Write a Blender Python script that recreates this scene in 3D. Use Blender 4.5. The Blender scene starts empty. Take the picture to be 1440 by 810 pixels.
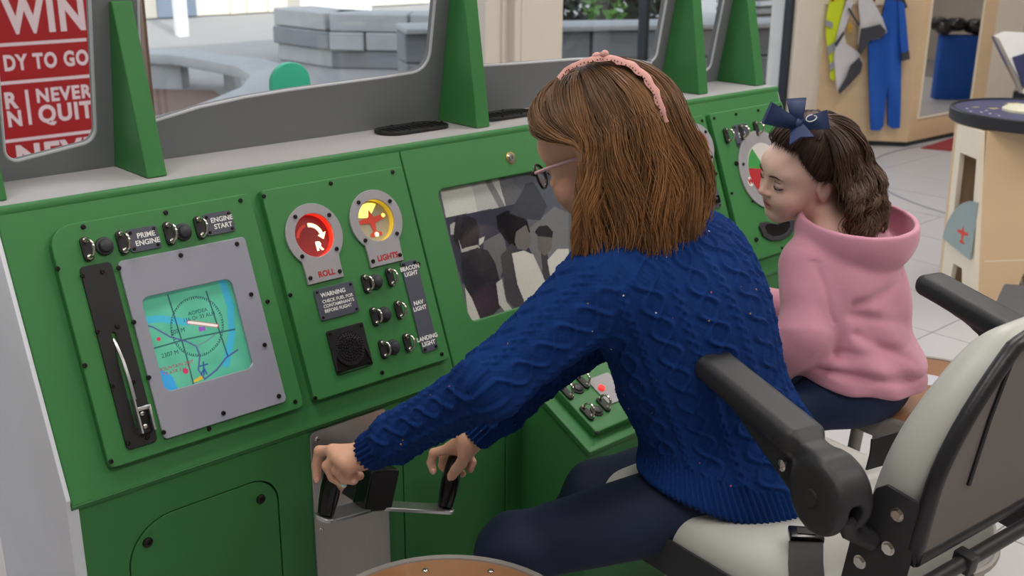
import bpy, bmesh, math, random
import numpy as np
from mathutils import Matrix, Vector
random.seed(7); rng = np.random.default_rng(7)
SC = bpy.context.scene
COL = SC.collection
# ------------------------------------------------------------------ camera (X along the console, Y towards the windows)
F = 1560.0; HC = 1.5
def _n(v):
    v = np.array(v, float); return v/np.linalg.norm(v)
_X = _n((1800, 503, -F)); _Z = -_n((-40, -4670, -F)); _X = _n(_X-_Z*(_X@_Z)); _Y = np.cross(_Z, _X)
RC = np.array([_X, _Y, _Z]); CC = np.array([0, 0, HC])
def ray(p): return RC@np.array([(p[0]-720)/F, -(p[1]-405)/F, -1.])
def onz(p, z): d = ray(p); return CC+d*((z-HC)/d[2])
def ony(p, y): d = ray(p); return CC+d*(y/d[1])
def onx(p, x): d = ray(p); return CC+d*(x/d[0])
def dep(p, t): return CC+ray(p)*t
def onpl(p, p0, n): d = ray(p); return CC+d*(((np.array(p0)-CC)@np.array(n))/(d@np.array(n)))
def proj(w):
    c = (np.asarray(w, float)-CC)@RC; return np.stack([720+F*c[..., 0]/-c[..., 2], 405-F*c[..., 1]/-c[..., 2]], -1)
cam = bpy.data.cameras.new('camera'); cam.sensor_width = 36; cam.lens = F/1440*36; cam.clip_end = 200
camo = bpy.data.objects.new('camera', cam); COL.objects.link(camo)
m4 = Matrix.Identity(4)
for i in range(3):
    for j in range(3): m4[i][j] = RC[i, j]
    m4[i][3] = CC[i]
camo.matrix_world = m4; SC.camera = camo
cam.dof.use_dof = True; cam.dof.focus_distance = 1.85; cam.dof.aperture_fstop = 7.0
# ------------------------------------------------------------------ light
vs = SC.view_settings; vs.view_transform = 'Standard'; vs.look = 'None'; vs.exposure = 0.0; vs.gamma = 1.0; vs.use_curve_mapping = False
W = bpy.data.worlds.new('sky'); SC.world = W; W.use_nodes = True
nt = W.node_tree; nt.nodes.clear()
_o = nt.nodes.new('ShaderNodeOutputWorld'); _b = nt.nodes.new('ShaderNodeBackground'); _s = nt.nodes.new('ShaderNodeTexSky')
_s.sky_type = 'NISHITA'; _s.sun_disc = False; _s.sun_elevation = math.radians(32); _s.sun_rotation = math.radians(195); _s.air_density = 1.0; _s.dust_density = 1.5
_b.inputs['Strength'].default_value = 0.50
_h = nt.nodes.new('ShaderNodeHueSaturation'); _h.inputs['Saturation'].default_value = .35; nt.links.new(_s.outputs[0], _h.inputs['Color']); nt.links.new(_h.outputs[0], _b.inputs[0]); nt.links.new(_b.outputs[0], _o.inputs[0])
sl = bpy.data.lights.new('sun', 'SUN'); sl.energy = 3.2; sl.angle = math.radians(0.6); sl.color = (1.0, 0.93, 0.82)
so = bpy.data.objects.new('sun', sl); COL.objects.link(so)
so.rotation_euler = Vector((0.25, 0.83, -0.50)).to_track_quat('-Z', 'Y').to_euler()
CEIL = 3.3
def area_lamp(x, y, w, h, e, col=(1, .965, .93)):
    l = bpy.data.lights.new('ceiling_lamp_light', 'AREA'); l.shape = 'RECTANGLE'; l.size = w; l.size_y = h; l.energy = e; l.color = col
    o = bpy.data.objects.new('ceiling_lamp_light', l); COL.objects.link(o); o.location = (x, y, CEIL-.07); return o
LAMPS = [(0.2, -0.6), (2.6, -0.6), (5.0, -0.6), (7.6, 0.6), (0.2, 1.6), (2.6, 1.6), (5.2, 2.2), (9.8, 1.8)]
for (lx, ly) in LAMPS: area_lamp(lx, ly, 1.15, 0.55, 22)
# ------------------------------------------------------------------ helpers
def c255(r, g, b):
    f = lambda v: ((v/255+0.055)/1.055)**2.4 if v > 10 else v/255/12.92
    return (f(r), f(g), f(b), 1)
MATS = {}
def mat(name, rgb, rough=.5, metal=0., var=.08, vscale=8., bump=0., bscale=60., emit=None, estr=1., coat=0., spec=.5, sheen=0., trans=0., sss=0., attr=None, aniso=None, bdist=.002):
    if name in MATS: return MATS[name]
    m = bpy.data.materials.new(name); m.use_nodes = True; MATS[name] = m
    t = m.node_tree; b = t.nodes['Principled BSDF']; L = t.links.new
    col = rgb if len(rgb) == 4 and max(rgb) <= 1 else c255(*rgb[:3])
    b.inputs['Roughness'].default_value = rough; b.inputs['Metallic'].default_value = metal
    b.inputs['Coat Weight'].default_value = coat; b.inputs['Specular IOR Level'].default_value = spec
    b.inputs['Sheen Weight'].default_value = sheen
    if sss: b.inputs['Subsurface Weight'].default_value = sss; b.inputs['Subsurface Radius'].default_value = (.8, .35, .2); b.inputs['Subsurface Scale'].default_value = .012
    tc = t.nodes.new('ShaderNodeTexCoord'); mp = t.nodes.new('ShaderNodeMapping'); L(tc.outputs['Object'], mp.inputs[0])
    if aniso: mp.inputs['Scale'].default_value = aniso
    nz = t.nodes.new('ShaderNodeTexNoise'); nz.inputs['Scale'].default_value = vscale; nz.inputs['Detail'].default_value = 4; L(mp.outputs[0], nz.inputs['Vector'])
    mx = t.nodes.new('ShaderNodeMix'); mx.data_type = 'RGBA'; mx.blend_type = 'MULTIPLY'; mx.inputs['Factor'].default_value = 1
    rp = t.nodes.new('ShaderNodeMapRange'); rp.inputs[3].default_value = 1-var; rp.inputs[4].default_value = 1+var; L(nz.outputs[0], rp.inputs[0])
    if attr:
        a = t.nodes.new('ShaderNodeAttribute'); a.attribute_name = attr; L(a.outputs['Color'], mx.inputs[6])
    else: mx.inputs[6].default_value = col
    L(rp.outputs[0], mx.inputs[7]); L(mx.outputs[2], b.inputs['Base Color'])
    if bump:
        n2 = t.nodes.new('ShaderNodeTexNoise'); n2.inputs['Scale'].default_value = bscale; n2.inputs['Detail'].default_value = 3; L(mp.outputs[0], n2.inputs['Vector'])
        bp = t.nodes.new('ShaderNodeBump'); bp.inputs['Strength'].default_value = bump; bp.inputs['Distance'].default_value = bdist; L(n2.outputs[0], bp.inputs['Height']); L(bp.outputs[0], b.inputs['Normal'])
    if emit is not None:
        if emit == 'attr': L(mx.outputs[2], b.inputs['Emission Color'])
        else: b.inputs['Emission Color'].default_value = c255(*emit)
        b.inputs['Emission Strength'].default_value = estr
    return m
def glass(name, tint=(.95, .98, 1), refl=1.0, rough=.02):
    if name in MATS: return MATS[name]
    m = bpy.data.materials.new(name); m.use_nodes = True; MATS[name] = m; t = m.node_tree; t.nodes.clear(); L = t.links.new
    o = t.nodes.new('ShaderNodeOutputMaterial'); mx = t.nodes.new('ShaderNodeMixShader'); tr = t.nodes.new('ShaderNodeBsdfTransparent'); gl = t.nodes.new('ShaderNodeBsdfGlossy'); fr = t.nodes.new('ShaderNodeLayerWeight'); fr.inputs['Blend'].default_value = .5; pw = t.nodes.new('ShaderNodeMath'); pw.operation = 'POWER'; pw.inputs[1].default_value = 4.5; ad = t.nodes.new('ShaderNodeMath'); ad.inputs[1].default_value = .045
    mu = t.nodes.new('ShaderNodeMath'); mu.operation = 'MULTIPLY'; mu.inputs[1].default_value = refl
    nz = t.nodes.new('ShaderNodeTexNoise'); nz.inputs['Scale'].default_value = 1.5
    mr = t.nodes.new('ShaderNodeMapRange'); mr.inputs[3].default_value = rough*.7; mr.inputs[4].default_value = rough*1.3; L(nz.outputs[0], mr.inputs[0]); L(mr.outputs[0], gl.inputs['Roughness'])
    tr.inputs[0].default_value = (*tint, 1); L(fr.outputs['Facing'], pw.inputs[0]); L(pw.outputs[0], ad.inputs[0])
    L(ad.outputs[0], mu.inputs[0]); L(mu.outputs[0], mx.inputs[0]); L(tr.outputs[0], mx.inputs[1]); L(gl.outputs[0], mx.inputs[2]); L(mx.outputs[0], o.inputs[0]); return m
WM = {}
I4 = Matrix.Identity(4)
def T(x, y=None, z=None):
    return Matrix.Translation(Vector(x) if y is None else Vector((x, y, z)))
def Rz(a): return Matrix.Rotation(a, 4, 'Z')
def Rx(a): return Matrix.Rotation(a, 4, 'X')
def Ry(a): return Matrix.Rotation(a, 4, 'Y')
def Sc(x, y, z): return Matrix.Diagonal((x, y, z, 1))
def fr(o, x, y, z):
    m = Matrix.Identity(4)
    for i in range(3): m[i][0] = x[i]; m[i][1] = y[i]; m[i][2] = z[i]; m[i][3] = o[i]
    return m
def put(name, me, material, parent=None, M=None, label=None, cat=None, group=None, kind=None):
    o = bpy.data.objects.new(name, me); COL.objects.link(o)
    M = I4 if M is None else M
    if me is not None and material is not None:
        if len(me.materials) == 0: me.materials.append(MATS[material] if isinstance(material, str) else material)
    if parent is not None:
        o.parent = parent; o.matrix_parent_inverse = WM[parent.name].inverted()
    o.matrix_basis = M; WM[o.name] = M.copy()
    if label: o['label'] = label
    if cat: o['category'] = cat
    if group: o['group'] = group
    if kind: o['kind'] = kind
    return o
def thing(name, loc, label, cat, group=None, kind=None):
    return put(name, None, None, None, T(loc), label, cat, group, kind)
def copy_tree(o, M, label=None, parent=None):   # copies thing + parts + sub-parts, moved by M (world)
    c = o.copy(); COL.objects.link(c); w = M@WM[o.name]
    if parent is not None: c.parent = parent; c.matrix_parent_inverse = WM[parent.name].inverted()
    c.matrix_basis = w; WM[c.name] = w
    if label: c['label'] = label
    for ch in [x for x in bpy.data.objects if x.parent == o]: copy_tree(ch, M, None, c)
    return c
def smooth(me, ang=40):
    me.polygons.foreach_set('use_smooth', [True]*len(me.polygons))
    if ang < 180:
        bm = bmesh.new(); bm.from_mesh(me); a = math.radians(ang)
        for e in bm.edges:
            e.smooth = not (len(e.link_faces) == 2 and e.calc_face_angle(0) > a)
        bm.to_mesh(me); bm.free()
    return me
class MB:
    def __init__(s): s.bm = bmesh.new()
    def box(s, x0, x1, y0, y1, z0, z1, M=None, bev=0., seg=2):
        b = bmesh.new(); bmesh.ops.create_cube(b, size=1)
        bmesh.ops.transform(b, matrix=T((x0+x1)/2, (y0+y1)/2, (z0+z1)/2)@Sc(x1-x0, y1-y0, z1-z0), verts=b.verts)
        if bev: bmesh.ops.bevel(b, geom=b.edges[:], offset=bev, segments=seg, affect='EDGES', profile=.5)
        return s._add(b, M)
    def _add(s, b, M=None):
        if M is not None: bmesh.ops.transform(b, matrix=M, verts=b.verts)
        me = bpy.data.meshes.new('tmp'); b.to_mesh(me); b.free(); s.bm.from_mesh(me); bpy.data.meshes.remove(me); return s
    def cyl(s, r0, r1, z0, z1, M=None, seg=20, bev=0., caps=True):
        b = bmesh.new(); bmesh.ops.create_cone(b, cap_ends=caps, segments=seg, radius1=r0, radius2=r1, depth=z1-z0)
        bmesh.ops.translate(b, vec=(0, 0, (z0+z1)/2), verts=b.verts)
        if bev: bmesh.ops.bevel(b, geom=[e for e in b.edges if len(e.link_faces) == 2 and e.calc_face_angle(0) > .8], offset=bev, segments=2, affect='EDGES', profile=.5)
        return s._add(b, M)
    def sphere(s, r, M=None, seg=16):
        b = bmesh.new(); bmesh.ops.create_uvsphere(b, u_segments=seg, v_segments=max(6, seg//2), radius=r); return s._add(b, M)
    def lathe(s, prof, M=None, seg=24):
        b = bmesh.new(); rows = []
        for (r, z) in prof: rows.append([b.verts.new((r*math.cos(2*math.pi*k/seg), r*math.sin(2*math.pi*k/seg), z)) for k in range(seg)])
        for i in range(len(prof)-1):
            for k in range(seg): b.faces.new((rows[i][k], rows[i][(k+1) % seg], rows[i+1][(k+1) % seg], rows[i+1][k]))
        b.faces.new(rows[0][::-1]); b.faces.new(rows[-1])
        return s._add(b, M)
    def prism(s, poly, z0, z1, M=None, bev=0.):
        b = bmesh.new(); n = len(poly)
        lo = [b.verts.new((p[0], p[1], z0)) for p in poly]; hi = [b.verts.new((p[0], p[1], z1)) for p in poly]
        b.faces.new(lo[::-1]); b.faces.new(hi)
        for i in range(n): b.faces.new((lo[i], lo[(i+1) % n], hi[(i+1) % n], hi[i]))
        bmesh.ops.recalc_face_normals(b, faces=b.faces[:])
        if bev: bmesh.ops.bevel(b, geom=[e for e in b.edges if e.calc_face_angle(0) > .5], offset=bev, segments=2, affect='EDGES', profile=.5)
        return s._add(b, M)
    def tube(s, pts, r, seg=10, M=None, rads=None, closed=False, caps=True):
        P = np.array(pts, float); n = len(P)
        rr = np.full(n, r) if rads is None else np.array(rads)
        b = bmesh.new(); rows = []; up = None
        for i in range(n):
            if closed: t = P[(i+1) % n]-P[i-1]
            else: t = P[min(i+1, n-1)]-P[max(i-1, 0)]
            t /= np.linalg.norm(t)+1e-12
            if up is None: up = np.array((0, 0, 1.)) if abs(t[2]) < .9 else np.array((1., 0, 0))
            u = up-t*(up@t); u /= np.linalg.norm(u)+1e-12; up = u; v = np.cross(t, u)
            rows.append([b.verts.new(P[i]+rr[i]*(u*math.cos(a)+v*math.sin(a))) for a in np.linspace(0, 2*math.pi, seg, endpoint=False)])
        for i in range(n if closed else n-1):
            A = rows[i]; B = rows[(i+1) % n]
            for k in range(seg): b.faces.new((A[k], A[(k+1) % seg], B[(k+1) % seg], B[k]))
        if not closed and caps: b.faces.new(rows[0][::-1]); b.faces.new(rows[-1])
        return s._add(b, M)
    def mesh(s, ang=40, name='m'):
        bmesh.ops.recalc_face_normals(s.bm, faces=s.bm.faces[:]) if False else None
        me = bpy.data.meshes.new(name); s.bm.to_mesh(me); s.bm.free(); return smooth(me, ang)
    def put(s, name, material, parent=None, M=None, ang=40, **k): return put(name, s.mesh(ang, name), material, parent, M, **k)
def ev_mesh(ob):
    COL.objects.link(ob); dg = bpy.context.evaluated_depsgraph_get(); dg.update()
    me = bpy.data.meshes.new_from_object(ob.evaluated_get(dg)); d = ob.data; bpy.data.objects.remove(ob); bpy.data.curves.remove(d)
    me.materials.clear(); return me
def plate(polys, th, bev=0., z0=0., bres=1, ang=14):
    """filled 2D outline(s) (later ones are holes) from z0 to z0+th"""
    cu = bpy.data.curves.new('c', 'CURVE'); cu.dimensions = '2D'; cu.fill_mode = 'BOTH'
    cu.extrude = max(th/2-bev, 0); cu.bevel_depth = bev; cu.bevel_resolution = bres; cu.offset = -bev
    for P in polys:
        sp = cu.splines.new('POLY'); sp.points.add(len(P)-1)
        for k, p in enumerate(P): sp.points[k].co = (p[0], p[1], 0, 1)
        sp.use_cyclic_u = True
    me = ev_mesh(bpy.data.objects.new('c', cu)); me.transform(T(0, 0, z0+th/2))
    bm = bmesh.new(); bm.from_mesh(me); bmesh.ops.remove_doubles(bm, verts=bm.verts, dist=1e-6); bm.to_mesh(me); bm.free()
    return smooth(me, ang)
def text_mesh(body, size, ext=.0004, bold=0., align='CENTER', spacing=1., sx=1., chs=1.):
    cu = bpy.data.curves.new('t', 'FONT'); cu.body = body; cu.size = size; cu.align_x = align; cu.align_y = 'CENTER'; cu.extrude = ext; cu.offset = bold; cu.space_line = spacing; cu.resolution_u = 4; cu.space_character = chs
    me = ev_mesh(bpy.data.objects.new('t', cu)); me.transform(Sc(sx, 1, 1)); return me
def rrect(x0, x1, y0, y1, r, seg=6):
    rs = r if isinstance(r, (list, tuple)) else [r]*4     # bl, br, tr, tl
    P = []
    for (cx, cy, a0, q) in ((x0, y0, 180, rs[0]), (x1, y0, 270, rs[1]), (x1, y1, 0, rs[2]), (x0, y1, 90, rs[3])):
        ox = cx+(q if cx == x0 else -q); oy = cy+(q if cy == y0 else -q)
        if q < 1e-6: P.append((cx, cy)); continue
        for k in range(seg+1):
            a = math.radians(a0+90*k/seg); P.append((ox+q*math.cos(a), oy+q*math.sin(a)))
    return P
def circle(cx, cy, r, n=32, a0=0, a1=360, end=False):
    return [(cx+r*math.cos(math.radians(a0+(a1-a0)*k/n)), cy+r*math.sin(math.radians(a0+(a1-a0)*k/n))) for k in range(n+(1 if end else 0))]
def inpoly(px, py, P):
    r = np.zeros(px.shape, bool); n = len(P)
    for i in range(n):
        x0, y0 = P[i]; x1, y1 = P[(i+1) % n]
        if y0 == y1: continue
        c = ((y0 > py) != (y1 > py)) & (px < (x1-x0)*(py-y0)/(y1-y0)+x0); r ^= c
    return r
def raw_mesh(V, Fc, ang=180, name='m'):
    me = bpy.data.meshes.new(name); V = np.asarray(V, np.float32); Fc = np.asarray(Fc, np.int32)
    me.vertices.add(len(V)); me.vertices.foreach_set('co', V.ravel())
    k = Fc.shape[1]; me.loops.add(Fc.size); me.loops.foreach_set('vertex_index', Fc.ravel())
    me.polygons.add(len(Fc)); me.polygons.foreach_set('loop_start', np.arange(len(Fc), dtype=np.int32)*k)
    me.update(calc_edges=True); me.validate()
    me.polygons.foreach_set('use_smooth', [True]*len(me.polygons))
    if ang < 180: smooth(me, ang)
    return me
def set_col(me, cols, name='Col'):
    a = me.color_attributes.new(name, 'FLOAT_COLOR', 'POINT'); c = np.ones((len(me.vertices), 4), np.float32); c[:, :3] = cols; a.data.foreach_set('color', c.ravel())
def print_mesh(x0, x1, y0, y1, M, paint, nx, ny, outline=None):
    """flat print: grid with vertex colours; paint(px,py) receives photograph pixels of each grid point"""
    xs = np.linspace(x0, x1, nx); ys = np.linspace(y0, y1, ny); gx, gy = np.meshgrid(xs, ys); V = np.stack([gx.ravel(), gy.ravel(), 0*gx.ravel()], 1)
    Wd = V@np.array(M.to_3x3()).T+np.array(M.translation); p = proj(Wd); col = paint(p[:, 0], p[:, 1], V)
    i = np.arange(nx*ny).reshape(ny, nx); Fc = np.stack([i[:-1, :-1].ravel(), i[:-1, 1:].ravel(), i[1:, 1:].ravel(), i[1:, :-1].ravel()], 1)
    if outline is not None:
        cx = V[Fc].mean(1); Fc = Fc[inpoly(cx[:, 0], cx[:, 1], outline)]
    me = raw_mesh(V, Fc, 180); set_col(me, col); return me
def s2l(a):
    a = np.asarray(a, float)/255; return np.where(a > .04, ((a+.055)/1.055)**2.4, a/12.92)
# ---- implicit surfaces (smooth unions of tapered limbs and ellipsoids) meshed by surface nets on a sparse grid
def smin(a, b, k):
    h = np.maximum(k-np.abs(a-b), 0)/k; return np.minimum(a, b)-h*h*k*.25
def smax(a, b, k): return -smin(-a, -b, k)
def cone(p, a, b, ra, rb):
    a = np.asarray(a, float); ba = np.asarray(b, float)-a; pa = p-a
    h = np.clip(pa@ba/(ba@ba+1e-12), 0, 1); return np.linalg.norm(pa-h[:, None]*ba, axis=1)-(ra+(rb-ra)*h)
def ell(p, c, r, A=None):
    q = p-np.asarray(c, float)
    if A is not None: q = q@A           # columns of A = axes
    r = np.asarray(r, float); k0 = np.linalg.norm(q/r, axis=1); k1 = np.linalg.norm(q/(r*r), axis=1)+1e-9; return k0*(k0-1)/k1
def rbox(p, c, h, r, A=None):
    q = p-np.asarray(c, float)
    if A is not None: q = q@A
    q = np.abs(q)-(np.asarray(h, float)-r); return np.linalg.norm(np.maximum(q, 0), axis=1)+np.minimum(q.max(1), 0)-r
def sdf_mesh(fn, lo, hi, res, k=1.25):
    lo = np.asarray(lo, float); hi = np.asarray(hi, float); n = np.ceil((hi-lo)/res/16).astype(int)
    g = np.stack(np.meshgrid(*[np.arange(v) for v in n], indexing='ij'), -1).reshape(-1, 3)*16
    sz = 16
    while True:
        d = fn(lo+(g+sz/2)*res); g = g[np.abs(d) < sz*res*.87*k+res]
        if sz == 1: break
        ns = sz//4; o = np.stack(np.meshgrid(*[np.arange(4)]*3, indexing='ij'), -1).reshape(-1, 3)*ns
        g = (g[:, None, :]+o[None]).reshape(-1, 3); sz = ns
    B = 4096
    key = lambda q: (q[..., 0]*B+q[..., 1])*B+q[..., 2]
    off = np.array([[i, j, l] for i in (0, 1) for j in (0, 1) for l in (0, 1)])
    ck = key((g+1)[:, None, :]+off[None]); u, inv = np.unique(ck, return_inverse=True); inv = inv.reshape(ck.shape)
    P = np.stack([u//(B*B), (u//B) % B, u % B], 1)-1
    val = fn(lo+P*res); cv = val[inv]; mixed = (cv.min(1) < 0) & (cv.max(1) >= 0)
    g = g[mixed]; cv = cv[mixed]
    acc = np.zeros((len(g), 3)); cnt = np.zeros(len(g))
    for a in range(8):
        for b in range(a+1, 8):
            if np.abs(off[a]-off[b]).sum() != 1: continue
            m = (cv[:, a] < 0) != (cv[:, b] < 0); t = cv[m, a]/(cv[m, a]-cv[m, b]); acc[m] += off[a]+t[:, None]*(off[b]-off[a]); cnt[m] += 1
    V = lo+(g+acc/cnt[:, None])*res
    gk = key(g+1); so = np.argsort(gk); gs = gk[so]
    def find(q):
        kk = key(q+1); i = np.searchsorted(gs, kk); i = np.minimum(i, len(gs)-1); return np.where(gs[i] == kk, so[i], -1)
    Fs = []
    uv = {}
    for ax in range(3):
        e = np.zeros(3, int); e[ax] = 1; kk = key(P+1+e); i = np.minimum(np.searchsorted(u, kk), len(u)-1); ok = u[i] == kk
        s = ok & ((val < 0) != (val[i] < 0)); q = P[s]; neg = val[s] < 0
        b = np.zeros(3, int); b[(ax+1) % 3] = 1; c = np.zeros(3, int); c[(ax+2) % 3] = 1
        f4 = np.stack([find(q-b-c), find(q-c), find(q), find(q-b)], 1); good = (f4 >= 0).all(1)
        f4 = f4[good]; neg = neg[good]; f4[~neg] = f4[~neg][:, ::-1]; Fs.append(f4)
    return V, np.concatenate(Fs)
def vnormals(V, Fc):
    n = np.cross(V[Fc[:, 2]]-V[Fc[:, 0]], V[Fc[:, 3]]-V[Fc[:, 1]]); N = np.zeros_like(V)
    for k in range(4): np.add.at(N, Fc[:, k], n)
    return N/(np.linalg.norm(N, axis=1)[:, None]+1e-12)
def relax(V, Fc, it=2, f=.5):
    for _ in range(it):
        S = np.zeros_like(V); c = np.zeros(len(V))
        for k in range(4):
            for j in (1, 3): np.add.at(S, Fc[:, k], V[Fc[:, (k+j) % 4]]); np.add.at(c, Fc[:, k], 1)
        V = V+(S/np.maximum(c, 1)[:, None]-V)*f
    return V
# ------------------------------------------------------------------ materials
mat('tile_floor', (196, 194, 196), .38, var=.05, vscale=3, bump=.05, bscale=40)
mat('grout', (150, 148, 150), .8)
mat('white_wall', (226, 222, 216), .7, var=.03)
mat('cream_paint', (232, 222, 208), .6, var=.04)
mat('ceiling_white', (235, 233, 228), .8, var=.02)
mat('dark_frame', (44, 48, 54), .4, metal=.3)
mat('bronze_frame', (120, 96, 80), .4, metal=.4)
mat('green', (54, 122, 62), .48, var=.05, vscale=5, bump=.03, bscale=250)
mat('green_pale', (104, 170, 122), .42, var=.04)
mat('grey_board', (120, 123, 126), .6, var=.05, vscale=4, bump=.05, bscale=300)
mat('ledge', (168, 166, 168), .5, var=.05)
mat('end_panel', (230, 234, 242), .55, var=.04)
mat('edge_light', (196, 198, 204), .5)
mat('groove', (16, 38, 18), .8)
mat('screw_black', (34, 30, 29), .4, metal=.5)
mat('black_plastic', (26, 26, 28), .45, bump=.05, bscale=400)
mat('black_gloss', (16, 16, 18), .22)
mat('rubber_dark', (46, 46, 52), .42)
mat('chrome', (205, 202, 195), .16, metal=1., var=.05)
mat('steel', (190, 186, 182), .36, metal=.9, var=.06, vscale=3, bump=.04, bscale=30, aniso=(40, 1, 1))
mat('alum', (200, 200, 202), .3, metal=.9)
mat('label_slate', (72, 75, 88), .5, var=.05)
mat('print_white', (232, 232, 228), .6)
mat('acrylic', (150, 152, 164), .22, var=.03, vscale=2, coat=.2)
mat('red_print', (176, 26, 34), .5)
mat('concrete', (168, 168, 166), .85, var=.15, vscale=6, bump=.2, bscale=25)
mat('concrete_dark', (128, 130, 132), .9, var=.2, vscale=5, bump=.2, bscale=25)
mat('paving', (150, 148, 146), .9, var=.1, vscale=2, bump=.1, bscale=60)
mat('facade', (214, 204, 188), .85, var=.08, vscale=1)
mat('facade_grey', (112, 124, 140), .7)
mat('white_paint', (236, 236, 236), .5)
mat('bark', (70, 62, 58), .9, var=.3, vscale=20)
mat('leaf_dark', (62, 74, 58), .8, var=.4, vscale=3)
mat('soil', (110, 84, 72), .95, var=.35, vscale=14, bump=.5, bscale=40)
mat('teal', (70, 196, 160), .4)
mat('birch', (222, 192, 154), .5, var=.1, vscale=2.2, aniso=(1, 1, 6))
mat('birch_edge', (238, 226, 204), .6, var=.05)
mat('mirror', (225, 225, 225), .03, metal=1.)
mat('red_mat', (150, 52, 56), .9)
# ------------------------------------------------------------------ setting: room
GY = 4.3
fl = MB().box(-4, 12.2, -4, GY+.1, -.06, -.004).put('floor', 'grout', kind='structure')
tm = None
for i in range(-11, 15):
    for j in range(-4, 4):
        x0 = 4.31+.42*i; y0 = 1.855+.84*j
        if y0 > GY-.1: continue
        if tm is None: tm = plate([rrect(.0025, .4175, .0025, .8375, .004, 2)], .012, 0, -.012)
        put('tile', tm, 'tile_floor', fl, T(x0, y0, random.uniform(-.0004, .0004)))
# printed circle line on the floor
cp = np.array([onz(p, 0)[:2] for p in ((1251, 215), (1222, 238), (1229, 258), (1256, 273), (1298, 290))])
A_ = np.c_[2*cp, np.ones(len(cp))]; q_ = np.linalg.lstsq(A_, (cp**2).sum(1), rcond=None)[0]; rr_ = math.sqrt(q_[2]+q_[0]**2+q_[1]**2)
mat('line_ink', (120, 124, 140), .6)
me = plate([circle(q_[0], q_[1], rr_+.006, 72), circle(q_[0], q_[1], rr_-.006, 72)], .0012, 0, 0.0006)
put('circle_line', me, 'line_ink', fl)
MB().box(-4.2, 12.2, -4.2, GY+.3, CEIL, CEIL+.1).put('ceiling', 'ceiling_white', kind='structure')
MB().box(-4.2, 12.2, -4.2, -4, -.06, CEIL).put('wall_back', 'white_wall', kind='structure')
MB().box(-4.2, -4, -4, GY, -.06, CEIL).put('wall_left', 'white_wall', kind='structure')
mat('wall_grey', (186, 178, 168), .8, var=.04)
MB().box(12, 12.2, -4, GY+.3, -.06, CEIL).put('wall_right', 'wall_grey', kind='structure')
w = MB(); w.box(-4, -1, GY, GY+.2, -.06, CEIL); w.box(6.47, 12, GY, GY+.2, -.06, CEIL); w.box(-1, 6.47, GY, GY+.2, 3.0, CEIL); w.box(-4.2, 12.2, GY, GY+.25, CEIL+.1, 5.0)
w.put('wall_front', 'cream_paint', kind='structure')
# round-cornered white column with stepped sides
w = MB(); w.prism([(3.60, GY-.16), (3.74, GY-.16), (3.74, GY-.22), (4.07, GY-.22), (4.07, GY+.2), (3.60, GY+.2)], 0, CEIL, None, .006); w.box(3.70, 3.715, GY-.175, GY-.16, 0, CEIL); w.box(3.78, 3.79, GY-.226, GY-.22, 0, CEIL)
w.put('trim_1', 'cream_paint', kind='structure')
glass('window_glass', (.93, .97, 1.0), 1.2)
def window(n, x0, x1, mullions, fm, mw):
    e = put('window_%d' % n, None, None, None, T(x0, GY, 0), kind='structure')
    f = MB(); f.box(x0, x1, GY+.02, GY+.08, 0, .10); f.box(x0, x1, GY+.02, GY+.08, 2.92, 3.0); f.box(x0, x0+.03, GY+.02, GY+.08, .1, 2.92); f.box(x1-.03, x1, GY+.02, GY+.08, .1, 2.92); f.put('window_frame', fm, e)
    xs = [x0+.03]+mullions+[x1-.03]
    for m in mullions: MB().box(m-mw, m+mw, GY+.02, GY+.08, .1, 2.92).put('mullion', fm, e)
    for a, b in zip(xs[:-1], xs[1:]): MB().box(a, b, GY+.045, GY+.053, .1, 2.92).put('pane', 'window_glass', e)
window(1, -1, 3.6, [1.965], 'bronze_frame', .006); window(2, 4.07, 6.47, [5.0], 'dark_frame', .014)
mat('lamp_panel', (255, 250, 240), .5, emit=(255, 246, 232), estr=3.0)
for k, (lx, ly) in enumerate(LAMPS):
    e = thing('ceiling_lamp', (lx, ly, CEIL), 'flat white panel lamp in a thin frame under the ceiling', 'ceiling lamp', 'ceiling lamps')
    w = MB(); w.box(lx-.62, lx+.62, ly-.32, ly-.30, CEIL-.05, CEIL); w.box(lx-.62, lx+.62, ly+.30, ly+.32, CEIL-.05, CEIL); w.box(lx-.62, lx-.60, ly-.3, ly+.3, CEIL-.05, CEIL); w.box(lx+.60, lx+.62, ly-.3, ly+.3, CEIL-.05, CEIL)
    w.put('lamp_frame', 'white_paint', e); MB().box(lx-.6, lx+.6, ly-.3, ly+.3, CEIL-.04, CEIL-.03).put('diffuser', 'lamp_panel', e)
# ------------------------------------------------------------------ outside
MB().box(-12, 40, GY+.25, 40, -.2, -.02).put('ground_paving', 'paving', kind='structure')
# curved concrete bench
outer = [(150, 72), (193, 69), (260, 67), (324, 77), (372, 83), (416, 96), (432, 109), (428, 124), (405, 140), (330, 170)]
inner = [(150, 78), (193, 75), (244, 77), (292, 85), (333, 93), (352, 105), (340, 121), (300, 138), (262, 152), (200, 168)]
zb = .30
ob_ = [onz(p, zb)[:2] for p in outer]; ib_ = [onz(p, zb)[:2] for p in inner]
bx, by = ob_[4]
be = thing('curved_bench', (bx, by, -.02), 'curved grey concrete bench on the paving outside the window', 'bench')
MB().prism(ob_+ib_[::-1], zb-.095, zb, None, .01).put('bench_top', 'concrete', be)
for (p, wd) in (((243, 127), .34), ((335, 127), .10)):
    c = onz(p, -.02); c = onz((p[0], p[1]-3), -.02)
    MB().box(-wd/2, wd/2, -.12, .12, 0, zb-.074, T(c[0], c[1]+.1, -.02)@Rz(-.75)).put('pier', 'concrete', be)
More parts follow.
